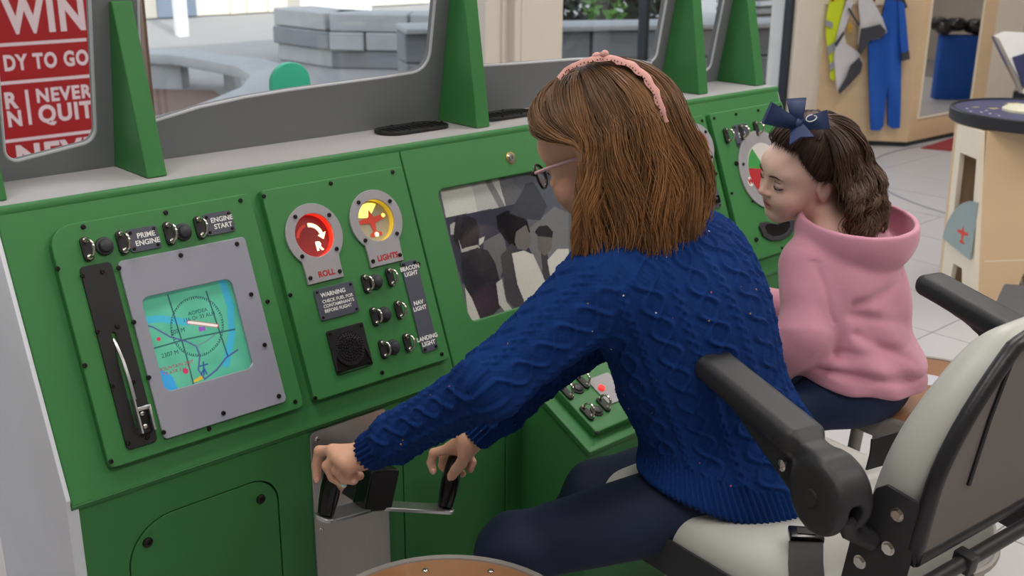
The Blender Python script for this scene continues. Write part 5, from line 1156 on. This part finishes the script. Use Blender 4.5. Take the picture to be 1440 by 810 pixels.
sp_ = t.nodes.new('ShaderNodeSeparateColor'); t.links.new(vo.outputs['Color'], sp_.inputs[0]); l2 = t.nodes.new('ShaderNodeMath'); l2.operation = 'LESS_THAN'; l2.inputs[1].default_value = .30; t.links.new(sp_.outputs[0], l2.inputs[0])
mu = t.nodes.new('ShaderNodeMath'); mu.operation = 'MULTIPLY'; t.links.new(ls.outputs[0], mu.inputs[0]); t.links.new(l2.outputs[0], mu.inputs[1])
cr_ = t.nodes.new('ShaderNodeValToRGB'); cr_.color_ramp.interpolation = 'CONSTANT'; cr_.color_ramp.elements[0].color = c255(210, 150, 60); cr_.color_ramp.elements[1].position = .66; cr_.color_ramp.elements[1].color = c255(210, 90, 140); e3 = cr_.color_ramp.elements.new(.33); e3.color = c255(220, 215, 205); t.links.new(sp_.outputs[1], cr_.inputs[0])
mx = t.nodes.new('ShaderNodeMix'); mx.data_type = 'RGBA'; t.links.new(mu.outputs[0], mx.inputs[0]); t.links.new(old, mx.inputs[6]); t.links.new(cr_.outputs[0], mx.inputs[7]); t.links.new(mx.outputs[2], bs.inputs['Base Color'])
put('sweater', raw_mesh(V, Fc), 'sweater', girl)
# ---- long hair
AZF = 1.78
def long_path(ph, th0, lay, zend, n=22, wav=0., wph=0., jit=0.):
    """ph azimuth in head frame (0 = face, + = her left), th0 polar start; vectorised"""
    ph = np.asarray(ph); m = len(ph); s = np.linspace(0, 1, n)[None, :]
    fr_ = np.clip(1-np.abs(ph)/1.25, 0, 1)                       # front strands sweep to the side
    nS = .46
    th = th0[:, None]+(1.62-th0[:, None])*np.clip(s/nS, 0, 1)
    drift = (np.clip(AZF-np.abs(ph), 0, 9)*np.sign(ph+1e-6))[:, None]*np.clip(s/nS, 0, 1)**1.5
    az = ph[:, None]+drift
    R = np.array([.081, .101, .094])*HK1; ex = lay[:, None]*(.25+.75*np.clip(s/nS, 0, 1)**.7)
    q = np.stack([-(R[0]+ex)*np.sin(th)*np.sin(az), (R[1]+ex)*np.sin(th)*np.cos(az)-.012, (R[2]+ex)*np.cos(th)+.022], -1)
    P = HC1+q@HA1.T
    # gravity part
    iE = np.argmax(s[0] >= nS); E_ = P[:, iE]; tS = np.clip((s-nS)/(1-nS), 0, 1); drop = (E_[:, 2]-zend)[:, None]*tS
    out = E_-HC1; out[:, 2] = 0; ol = np.linalg.norm(out, axis=1)[:, None]+1e-9; od = out/ol
    bul = (.018*np.sin(np.pi*np.clip(tS*1.1, 0, 1))+.012*tS)[..., None]*od[:, None, :]
    G = E_[:, None, :]+bul; G[..., 2] -= drop
    back = np.clip(od@HA1[:, 1]*-1, 0, 1)[:, None]; G[..., :2] += (np.array((0.045, -.020))[None, None, :]*(tS*back)[..., None]); G[..., :2] += np.array((-.008, .012))[None, None, :]*(tS*(1-back))[..., None]*np.clip(-out@HA1[:, 0]/ol[:, 0], 0, 1)[:, None, None]
    m_ = (s >= nS)[..., None]; P = np.where(m_, G, P)
    if np.any(wav):
        w_ = (wav*np.clip((s-.25)/.4, 0, 1)**1.2*np.sin(2*np.pi*(s*2.6)+wph[:, None]))[..., None]; tg = np.cross(od, (0, 0, 1))
        P = P+w_*tg[:, None, :]+.6*(wav*np.clip((s-.25)/.4, 0, 1)*np.cos(2*np.pi*(s*2.3)+wph[:, None]*1.7))[..., None]*od[:, None, :]
    return P
NS = 7500
cl = rng.integers(0, 150, NS); clph = rng.uniform(-math.pi, math.pi, 150); clth = rng.uniform(.05, .95, 150); clw = rng.uniform(0, 6.28, 150); clz = rng.normal(0.006, .018, 150); cll = rng.uniform(.004, .034, 150)
ph = clph[cl]+rng.normal(0, .075, NS); ph = (ph+math.pi) % (2*math.pi)-math.pi
fr_ = np.clip(1-np.abs(ph)/1.0, 0, 1); th0 = np.clip(clth[cl]+rng.normal(0, .12, NS), .02, 1.0); th0 = th0*(1-fr_*.35)
zb0 = float(dep((900, 416), 1.70)[2])
zend = zb0+clz[cl]+rng.normal(0, .012, NS)-.016*np.clip(np.cos(ph-1.6), 0, 1)**2+.03*rng.random(NS)**3
P = long_path(ph, th0, cll[cl]+rng.uniform(0, .008, NS), zend, 24, .012, clw[cl]+rng.normal(0, .35, NS))
P += rng.normal(0, .0010, (NS, 1, 3))
br_ = rng.normal(0, .24, 150)[cl]+rng.normal(0, .12, NS)
c0 = s2l((104, 76, 52))[None]*(1+br_)[:, None]; c1 = s2l((178, 126, 78))[None]*(1+br_)[:, None]
put('hair', strands(P.astype(np.float32), .00070, .00040, np.clip(c0, .004, 1), np.clip(c1, .004, 1)), 'hair1', girl, kind='stuff')
# base sheet under the strands so no scalp shows
nb = 90; phb = np.linspace(-math.pi, math.pi, nb, endpoint=False); PB = long_path(phb, np.full(nb, .02), np.full(nb, .001), np.full(nb, zb0+.04), 26)
idx = np.arange(nb*26).reshape(nb, 26); nxt = np.roll(idx, -1, 0); Fb = np.stack([idx[:, :-1], idx[:, 1:], nxt[:, 1:], nxt[:, :-1]], -1)
ok = ~((np.abs(phb) < .04)[:, None]*np.ones(25, bool)) ; Fb = Fb.reshape(-1, 4)[ok.reshape(-1)]
me = raw_mesh(PB.reshape(-1, 3), Fb); set_col(me, np.tile(s2l((70, 48, 34)), (nb*26, 1))); put('hair_base', me, 'hair1', girl)
# headband
mat('band_pink', (214, 158, 150), .7, bump=.2, bscale=200); mat('band_dot', (120, 70, 70), .6)
hb = []
RB_ = np.array([.081, .101, .094])*HK1+.031; OB_ = HC1+HA1@np.array((0, -.012, .022))
kp = np.array([(786, 112), (797, 99), (820, 88), (845, 82), (868, 84), (892, 94), (910, 110), (922, 130), (930, 152), (936, 172)], float)
for t in np.linspace(0, len(kp)-1.001, 40):
    i = int(t); p_ = kp[i]*(1-t+i)+kp[i+1]*(t-i); d_ = (ray(p_)@HA1)/RB_; o_ = ((CC-OB_)@HA1)/RB_; A2 = d_@d_; B2 = d_@o_; C2 = o_@o_-1; disc = B2*B2-A2*C2
    tt = (-B2-math.sqrt(disc))/A2 if disc > 0 else -B2/A2; q = o_+d_*tt; q = q/np.linalg.norm(q); hb.append(OB_+HA1@(q*RB_))
hb = np.array(hb); w = MB(); b = w.bm; rows = []
for i in range(len(hb)):
    n_ = _n(hb[i]-OB_); t_ = _n(hb[min(i+1, 39)]-hb[max(i-1, 0)]); x_ = np.cross(t_, n_); wd = .0095*(1+.12*math.cos(i*2.1))*(.55+.45*math.sin(math.pi*i/39)); lift = .002*math.sin(i*1.3)
    rows.append([b.verts.new(hb[i]+x_*a_*wd+n_*(c_+lift*abs(a_))) for a_, c_ in ((-1, 0), (-.5, .004), (0, .006), (.5, .004), (1, 0), (0, -.003))])
for i in range(39):
    for k in range(6): b.faces.new((rows[i][k], rows[i][(k+1) % 6], rows[i+1][(k+1) % 6], rows[i+1][k]))
b.faces.new(rows[0][::-1]); b.faces.new(rows[-1]); bmesh.ops.recalc_face_normals(b, faces=b.faces[:]); hbo = w.put('headband', 'band_pink', girl, ang=80)
kn = hb[13]; V, Fc = sdf_mesh(lambda p: smin(ell(p, kn+HA1@np.array((0, .006, .006)), (.008, .007, .006), HA1), ell(p, kn+HA1@np.array((0.002, -.008, .004)), (.008, .006, .006), HA1), .006), *bounds([kn], .03), .002); put('headband_knot', raw_mesh(V, Fc), 'band_pink', hbo)
dm = MB().sphere(.0012, None, 6).mesh(180)
for i in range(2, 38):
    for s_ in (-1, 1):
        n_ = _n(hb[i]-OB_); t_ = _n(hb[i+1]-hb[i-1]); x_ = np.cross(t_, n_); put('stitch', dm, 'band_dot', hbo, T(Vector(hb[i]+x_*s_*.0085*(.55+.45*math.sin(math.pi*i/39))+n_*.0026)))
# glasses
mat('frame_tort', (44, 36, 34), .25, var=.5, vscale=120); mat('temple_pink', (222, 168, 178), .35, var=.35, vscale=150); glass('lens', (.94, .97, .96), 1.5)
def H1(x, y, z): return HC1+HA1@(np.array((x, y, z))*HK1)
gl_ = put('glasses', None, None, girl, T(Vector(H1(0, .1, 0))))
for sx in (-1, 1):
    ring = [H1(sx*(.033+.0235*math.cos(a)), .104-.010*abs(math.cos(a))*(1 if math.cos(a) > 0 else -.4)*1.0, -.004+.0195*math.sin(a)) for a in np.linspace(0, 2*math.pi, 28, endpoint=False)]
    MB().tube(ring, .0022, 8, closed=True).put('rim', 'frame_tort', gl_)
    w = MB(); bmv = [w.bm.verts.new(r_) for r_ in ring]; w.bm.faces.new(bmv); w.put('lens', 'lens', gl_)
    MB().tube([H1(sx*.058, .094, .004), H1(sx*.068, .06, .004), H1(sx*.077, .02, .003), H1(sx*.082, -.015, 0), H1(sx*.082, -.03, -.012)], .0028, 8).put('temple', 'temple_pink', gl_)
    MB().box(-.004, .004, -.004, .004, -.004, .004, T(Vector(H1(sx*.057, .096, .004))), .001).put('hinge', 'frame_tort', gl_)
MB().tube([H1(-.011, .106, .0), H1(0, .108, .003), H1(.011, .106, .0)], .002, 8).put('bridge', 'frame_tort', gl_)
for sx in (-1, 1):
    MB().tube([H1(sx*.014, .092, .022), H1(sx*.028, .090, .028), H1(sx*.046, .078, .023)], .002, 6, rads=[.0018, .0026, .001]).put('eyebrow', mat('brow', (84, 60, 46), .8), girl)
    MB().tube([H1(sx*.017, .0845, -.002), H1(sx*.030, .0885, -.006), H1(sx*.044, .0815, -.003)], .0012, 6).put('eyelash', 'lash', girl)
# ================================================================== younger girl in the pink hoodie
NB2 = dep((1182, 336), 2.31); PEL2 = dep((1207, 535), 2.34); print('G2', NB2, PEL2, proj(PEL2), np.linalg.norm(NB2-PEL2))
LS2 = NB2+np.array((-.095, .01, -.045)); RS2 = NB2+np.array((.100, .0, -.045))
LE2 = dep((1132, 470), 2.24); LW2 = dep((1060, 545), 2.36); RE2 = RS2+np.array((-.01, .11, -.18)); RW2 = RE2+np.array((-.08, .17, .02))
_y, _p, _q = np.radians([155, 10, 15]); _f = np.array((math.cos(_y)*math.cos(_p), math.sin(_y)*math.cos(_p), -math.sin(_p))); _r = np.array((math.sin(_y), -math.cos(_y), 0)); _u = np.cross(_r, _f)
HC2 = dep((1129, 241), 2.30); HA2 = axes(_f, _r*math.cos(_q)+_u*math.sin(_q)); HK2 = .91
LH2 = PEL2+np.array((-.07, .0, -.01)); RH2 = PEL2+np.array((.07, .03, -.01)); LK2 = dep((1095, 590), 2.30); RK2 = RH2+np.array((-.08, .30, -.02))
LA2 = LK2+np.array((-.02, .10, -.36)); RA2 = RK2+np.array((0, .08, -.36)); LA2[2] = max(LA2[2], .1); RA2[2] = max(RA2[2], .1)
ax_ = _n(NB2-PEL2); r_ = np.array((1., -.05, 0)); r_ = _n(r_-ax_*(r_@ax_)); AT2 = np.stack([r_, np.cross(ax_, r_), ax_], 1)
def torso2(p, g):
    d = ell(p, PEL2+np.array((0, 0, .0)), (.118+g, .10+g, .10+g), AT2)
    d = smin(d, ell(p, PEL2*.6+NB2*.4, (.105+g, .088+g, .14+g), AT2), .07)
    d = smin(d, ell(p, PEL2*.25+NB2*.75, (.112+g, .088+g, .11+g), AT2), .07)
    return smin(d, cone(p, LS2+np.array((.02, 0, 0)), RS2-np.array((.02, 0, 0)), .045+g, .045+g), .05)
def armL2(p, g): return smin(cone(p, LS2, LE2, .042+g, .036+g), cone(p, LE2, LW2, .036+g, .024+g), .03)
def armR2(p, g): return smin(cone(p, RS2, RE2, .042+g, .036+g), cone(p, RE2, RW2, .036+g, .024+g), .03)
def legs2(p, g): return np.minimum(smin(cone(p, LH2, LK2, .064+g, .046+g), cone(p, LK2, LA2, .044+g, .03+g), .03), smin(cone(p, RH2, RK2, .064+g, .046+g), cone(p, RK2, RA2, .044+g, .03+g), .03))
def simple_hand(W_, d_, side):
    d_ = _n(d_); s_ = _n(np.cross(d_, (0, 0, 1)))*side; dn = np.array((0, 0, -1.)); ch = []
    for k in range(4):
        b_ = W_+d_*.058+s_*(-.021+.014*k); L_ = (.058, .066, .062, .048)[k]; ch.append([b_, b_+d_*L_*.5+dn*.006, b_+d_*L_*.8+dn*.022, b_+d_*L_*.85+dn*.036])
    return ch, [W_+d_*.02-s_*.018, W_+d_*.045-s_*.034+dn*.01, W_+d_*.066-s_*.036+dn*.02]
HL2 = simple_hand(LW2, LW2-LE2, 1); HR2 = simple_hand(RW2, RW2-RE2, -1)
def body2(p):
    d = grp(p, HC2, .16, lambda q: head_sdf(q, HC2, HA2, HK2)); nk = HC2+HA2@np.array((0, -.03, -.05))
    d = smin(d, cone(p, nk, NB2, .038, .046), .03); d = smin(d, torso2(p, -.012), .04); d = smin(d, armL2(p, -.010), .03); d = smin(d, armR2(p, -.010), .03); d = smin(d, legs2(p, -.007), .04)
    for W_, (ch, th_) in ((LW2, HL2), (RW2, HR2)):
        def hf(q):
            e = fingers(q, ch, .0085, .0066); e = smin(e, fingers(q, [th_], .0095, .0078), .005)
            for c_ in ch: e = smin(e, cone(q, W_, c_[0], .016, .0105), .008)
            return e
        d = smin(d, grp(p, W_+(ch[1][0]-W_)*1.2, .11, hf), .006)
    for an in (LA2, RA2): d = smin(d, cone(p, an, an+np.array((-.02, .11, -.05)), .026, .02), .03)
    return d
lo, hi = bounds([HC2, PEL2, LW2, RW2, LK2, RK2, LA2, RA2], .18); lo[2] = max(lo[2], .01)
g2o = thing('person', (float(PEL2[0]), float(PEL2[1]), 0), 'small seated person in a pink hoodie with a navy bow in dark hair', 'person')
V, Fc = sdf_mesh(body2, lo, hi, .0026); V = relax(V, Fc, 1, .3); me = raw_mesh(V, Fc); set_col(me, s2l(skin_cols(V, HC2, HA2, HK2, (240, 200, 182), (208, 126, 122), (232, 160, 150)))); put('body', me, 'skin1', g2o)
V, Fc = sdf_mesh(lambda p: smax(smin(legs2(p, 0), ell(p, PEL2+np.array((0, 0, -.01)), (.12, .105, .085), AT2), .04), .12-p[:, 2], .01), *bounds([PEL2, LK2, RK2, LA2, RA2], .14), .006); mat('leggings_navy', (16, 34, 72), .75, var=.06, vscale=30); put('leggings', raw_mesh(V, Fc), 'leggings_navy', g2o)
for an in (LA2, RA2):
    q = an+np.array((-.02, .11, -.05)); V, Fc = sdf_mesh(lambda p: smax(smin(cone(p, an+np.array((0, 0, -.02)), q, .036, .03), cone(p, an, an+np.array((0, 0, .04)), .036, .036), .03), .025-p[:, 2], .01), *bounds([an, q], .08), .006); put('shoe', raw_mesh(V, Fc), 'black_plastic', g2o)
# hoodie
hp = dep((1225, 560), 2.22); hn2 = _n((-.10, .05, -1.))
HDC = dep((1204, 322), 2.29); HDA = axes((-.35, .90, .05), (.93, .36, 0.)); hdn = _n(np.array((-.06, -.10, 1.)))
def hoodie(p):
    t_ = torso2(p, .016); t_ = smin(t_, ell(p, PEL2+np.array((.005, -.005, .02)), (.130, .114, .10), AT2), .05)
    z_ = (p-hp)@-hn2; t_ = t_+.006*np.exp(-((z_-.038)/.008)**2)-.004*np.exp(-((z_-.062)/.018)**2)
    t_ = smax(t_, (p-hp)@hn2, .012)
    q = p-PEL2; fx = q@np.array((.8, -.5, .2)); fz = q[:, 2]
    fold = .0055*np.sin(34*fz+9*np.sin(7*fx)+12*fx)*np.exp(-((fz-.10)/.09)**2)+.0045*np.sin(26*fz-30*fx+1.)*np.exp(-((fz-.20)/.07)**2)
    t_ = t_-fold
    X2 = np.stack([p[:, 0], p[:, 2]], 1)
    for (pa_, pb_, am_, wd_) in (((1192, 425), (1272, 392), .010, .011), ((1190, 440), (1275, 455), .009, .012), ((1185, 500), (1270, 480), .008, .012), ((1200, 470), (1255, 500), .007, .010), ((1180, 525), (1240, 520), .006, .010)):
        a2 = dep(pa_, 2.22)[[0, 2]]; b2 = dep(pb_, 2.26)[[0, 2]]; ba = b2-a2; h_ = np.clip((X2-a2)@ba/(ba@ba), 0, 1); dd_ = np.linalg.norm(X2-a2-h_[:, None]*ba, axis=1)
        t_ = t_+am_*(1-.6*h_)*np.exp(-(dd_/wd_)**2)*np.exp(-np.clip((p[:, 1]-PEL2[1])/.03, 0, 9)**2)
    l_ = armL2(p, .016); u, off, tan, dd, L = axis_uv(p, [LS2, LE2, LW2]); l_ = l_-.0045*np.sin(u*48+18*off[:, 1]+10*off[:, 0])*np.exp(-((u-.16)/.10)**2)
    d = smin(smin(t_, l_, .022), armR2(p, .016), .03)
    d = d+.003*np.exp(-((l_-t_)/.005)**2)*((u > .0) & (u < .12))
    # hood: bowl lying on the back + collar
    e = ell(p, HDC, (.126, .124, .100), HDA); sh = np.abs(e+.004)-.0055; sh = sh-.003*np.sin(28*(p@_n((.6, .2, .75))))*0
    sh = smax(sh, (p-(HDC+np.array((0, 0, .030))))@hdn, .006); sh = smax(sh, -cone(p, NB2+np.array((-.05, .13, .0)), NB2+np.array((-.08, .18, .1)), .06, .06), .01)
    d = smax(d, -smax(ell(p, HDC, (.108, .104, .075), HDA), -(p[:, 2]-HDC[2]+.01), .01), .01)
    d = smin(d, sh, .010)
    d = smax(d, -cone(p, NB2+np.array((-.01, .02, .03)), NB2+np.array((-.02, .03, .14)), .05, .06), .008)
    for W_, E_ in ((LW2, LE2), (RW2, RE2)):
        a_ = _n(E_-W_); near = np.linalg.norm(p-W_, axis=1) < .08; d = np.where(near, smax(d, (W_+a_*.01-p)@a_, .006), d)
    return d
mat('hoodie_pink', (212, 146, 168), .9, var=.06, vscale=50, sheen=.3, bump=.25, bscale=500, bdist=.0008, aniso=(1, 1, 3))
V, Fc = sdf_mesh(hoodie, *bounds([PEL2, NB2, LW2, RW2, RE2, HDC], .17), .0034); put('hoodie', raw_mesh(relax(V, Fc, 1, .5), Fc), 'hoodie_pink', g2o)
# drawstring
MB().tube([NB2+np.array((-.075, .03, -.03)), NB2+np.array((-.10, .05, -.05)), NB2+np.array((-.108, .055, -.09))], .003, 6).put('drawstring', mat('cord_lilac', (190, 170, 214), .8), g2o)
# face details
def H2(x, y, z): return HC2+HA2@(np.array((x, y, z))*HK2)
for sx in (-1, 1):
    MB().tube([H2(sx*.015, .0955, .0195), H2(sx*.024, .0950, .0235), H2(sx*.034, .0905, .0245), H2(sx*.047, .079, .0185)], .002, 6, rads=[.0014, .0021, .0019, .0007]).put('eyebrow', mat('brow_dark', (70, 48, 40), .8), g2o)
    MB().tube([H2(sx*.0165, .0822, -.003), H2(sx*.023, .0868, -.0062), H2(sx*.031, .0880, -.0076), H2(sx*.039, .0846, -.0062), H2(sx*.047, .0775, -.002)], .0013, 6, rads=[.0006, .0012, .0015, .0015, .0009]).put('eyelash', 'lash', g2o)
    MB().tube([H2(sx*.018, .0845, .0085), H2(sx*.030, .0878, .0105), H2(sx*.042, .0805, .0080)], .0006, 5).put('eyelid_crease', mat('crease', (176, 124, 108), .7), g2o)
MB().tube([H2(-.0185, .0865, -.0590), H2(-.009, .0912, -.0598), H2(0, .0922, -.0592), H2(.009, .0912, -.0598), H2(.0185, .0865, -.0590)], .0008, 6).put('mouth_line', mat('mouth', (150, 78, 78), .6), g2o)
# ---- hair: front pulled back to the bow, the rest hanging in loose curls
RH_ = np.array([.0785, .0985, .0905])*HK2; OH = HC2+HA2@np.array((0, -.012, .026))
def scalp(az, th, ex=0.):
    q = np.stack([-(RH_[0]+ex)*np.sin(th)*np.sin(az), (RH_[1]+ex)*np.sin(th)*np.cos(az), (RH_[2]+ex)*np.cos(th)], -1); return OH+q@HA2.T
NA = 3200
az0 = rng.uniform(-1.75, 1.75, NA); az0 = rng.uniform(-1.95, 1.95, NA); HLN = lambda a: np.where(np.abs(a) < .75, .98+.06*np.abs(a), np.minimum(1.025+1.35*(np.abs(a)-.75), 1.82)); thr = rng.normal(0, .05, NA)+HLN(az0); th0 = thr*rng.uniform(.35, 1.0, NA)**.6
n = 14; s = np.linspace(0, 1, n)[None]
src = np.stack([np.sin(th0)*np.cos(az0), np.sin(th0)*np.sin(az0), np.cos(th0)], 1); tgt = np.array([math.sin(.42)*math.cos(2.6), math.sin(.42)*math.sin(2.6)*0, math.cos(.42)]); tgt = tgt/np.linalg.norm(tgt)
mid = src[:, None, :]*(1-s[..., None])+(tgt+rng.normal(0, .06, (NA, 3)))[:, None, :]*s[..., None]; mid /= np.linalg.norm(mid, axis=2)[..., None]
ex = .003+.009*np.sin(np.pi*s*.8)+rng.uniform(0, .004, NA)[:, None]
PA = OH+(np.stack([-mid[..., 1]*(RH_[0]+ex), mid[..., 0]*(RH_[1]+ex), mid[..., 2]*(RH_[2]+ex)], -1))@HA2.T
def curls(NB_, seed):
    g = np.random.default_rng(seed); nc = 85; cl = g.integers(0, nc, NB_); ca = g.uniform(1.62, 2*math.pi-1.35, nc); cw = g.uniform(0, 6.28, nc); cz = g.normal(0, .018, nc); cla = g.uniform(.004, .032, nc); cr = g.uniform(.007, .015, nc); cf = g.uniform(2.4, 4.2, nc)
    az = ca[cl]+g.normal(0, .06, NB_); th0 = g.uniform(.15, .9, NB_); n = 22; s = np.linspace(0, 1, n)[None]; nS = .5
    th = th0[:, None]+(1.60-th0[:, None])*np.clip(s/nS, 0, 1); lay = (cla[cl]+g.uniform(0, .006, NB_)+.006)[:, None]*(.3+.7*np.clip(s/nS, 0, 1)); azz = az[:, None]+0*s
    q = np.stack([-(RH_[0]+lay)*np.sin(th)*np.sin(azz), (RH_[1]+lay)*np.sin(th)*np.cos(azz), (RH_[2]+lay)*np.cos(th)], -1); P = OH+q@HA2.T
    iE = int(np.argmax(s[0] >= nS)); E_ = P[:, iE]; tS = np.clip((s-nS)/(1-nS), 0, 1); zend = float(dep((1180, 318), 2.30)[2])+cz[cl]+g.normal(0, .006, NB_)
    out = E_-HC2; out[:, 2] = 0; od = out/(np.linalg.norm(out, axis=1)[:, None]+1e-9); tg = np.cross(od, (0, 0, 1))
    G = E_[:, None]+(.016*np.sin(np.pi*tS))[..., None]*od[:, None]; G[..., 2] -= np.maximum(E_[:, 2]-zend, .02)[:, None]*tS; G[..., :2] += (np.array((NB2[0]+.02, NB2[1]-.03))-HC2[:2])[None, None]*.25*tS[..., None]
    P = np.where((s >= nS)[..., None], G, P); amp = (cr[cl][:, None]*np.clip((s-.28)/.35, 0, 1)); phs = 2*np.pi*s*cf[cl][:, None]+cw[cl][:, None]+g.normal(0, .18, NB_)[:, None]
    return P+(amp*np.sin(phs))[..., None]*tg[:, None]+(amp*np.cos(phs))[..., None]*od[:, None], cl
PBs, clb = curls(3800, 3)
def hcol(n_, base, var): b = rng.normal(0, var, n_); return np.clip(s2l(base)[None]*(1+b)[:, None], .003, 1)
put('hair', strands(PA.astype(np.float32), .0009, .0006, hcol(NA, (66, 46, 38), .2), hcol(NA, (84, 60, 48), .2), soft=1), 'hair1', g2o, kind='stuff')
put('hair_curls', strands(PBs.astype(np.float32), .0009, .0005, hcol(3800, (58, 40, 33), .22), hcol(3800, (104, 74, 54), .22)), 'hair1', g2o, kind='stuff')
# scalp cover under the strands
A_, Tn = np.meshgrid(np.linspace(-math.pi, math.pi, 72, endpoint=False), np.linspace(0, 1, 20), indexing='ij'); thm = np.where(np.abs(A_) < 1.9, HLN(A_)-.09, 1.75); Pm = scalp(A_, Tn*thm, .002); idx = np.arange(72*20).reshape(72, 20); nx = np.roll(idx, -1, 0)
me = raw_mesh(Pm.reshape(-1, 3), np.stack([idx[:, :-1], idx[:, 1:], nx[:, 1:], nx[:, :-1]], -1).reshape(-1, 4)); set_col(me, np.tile(s2l((54, 38, 32)), (72*20, 1))); put('hair_base', me, 'hair1', g2o)
# bow
mat('bow_navy', (22, 44, 88), .6, bump=.35, bscale=700, bdist=.0006, aniso=(1, 1, 1))
bc = dep((1121, 176), 2.175); bow = put('hair_bow', None, None, g2o, T(Vector(bc)))
def petal(tip, w0, w1, puff, notch=0., name='loop', up=None):
    d = tip-bc; L = np.linalg.norm(d); d = d/L; v = _n(CC-bc); x = _n(np.cross(d, v)); v = np.cross(x, d); w = MB(); b = w.bm; top = []; bot = []; m = 12
    for i in range(m+1):
        s_ = i/m; wd = w0+(w1-w0)*s_**.8; pf_ = puff*math.sin(math.pi*min(s_, .93))**.8
        cu = .25*L*s_*s_*(up or 0)
        for row, sg in ((top, 1), (bot, -1)):
            row.append([b.verts.new(bc+d*L*s_*(1-notch*(1-abs(a_))*s_**6)+x*wd*a_+v*(sg*pf_*(1-.35*a_*a_)+.004+cu+.0008*sg)) for a_ in np.linspace(-1, 1, 7)])
    for i in range(m):
        for k in range(6): b.faces.new((top[i][k], top[i][k+1], top[i+1][k+1], top[i+1][k])); b.faces.new((bot[i][k+1], bot[i][k], bot[i+1][k], bot[i+1][k+1]))
        if notch: b.faces.new((top[i][0], top[i+1][0], bot[i+1][0], bot[i][0])); b.faces.new((bot[i][6], bot[i+1][6], top[i+1][6], top[i][6]))
    for k in range(6): b.faces.new((top[m][k], top[m][k+1], bot[m][k+1], bot[m][k]))
    bmesh.ops.recalc_face_normals(b, faces=b.faces[:]); return w.put(name, 'bow_navy', bow, ang=60)
petal(dep((1077, 158), 2.145), .007, .022, .014); petal(dep((1120, 140), 2.185), .008, .019, .014); petal(dep((1165, 168), 2.160), .008, .019, .011); petal(dep((1129, 203), 2.125), .008, .024, .003, .18, 'tail', .25)
V, Fc = sdf_mesh(lambda p: ell(p, bc+_n(CC-bc)*.008, (.011, .011, .013)), *bounds([bc], .03), .002); put('bow_knot', raw_mesh(V, Fc), 'bow_navy', bow)
lc = dep((1141, 166), 2.143); xv = _n(RC@np.array((1., .28, 0))); yv = _n(RC@np.array((-.2, 1., 0)))
MB().tube([lc+xv*(.0105*math.cos(t)*(1 if abs(t) < 9 else 1))+yv*(.0062*math.sin(t)) for t in np.linspace(math.radians(70), math.radians(350), 26)]+[lc+xv*.0095+yv*.0015, lc+xv*.006+yv*.003], .0011, 6).put('emblem', 'print_white', bow)
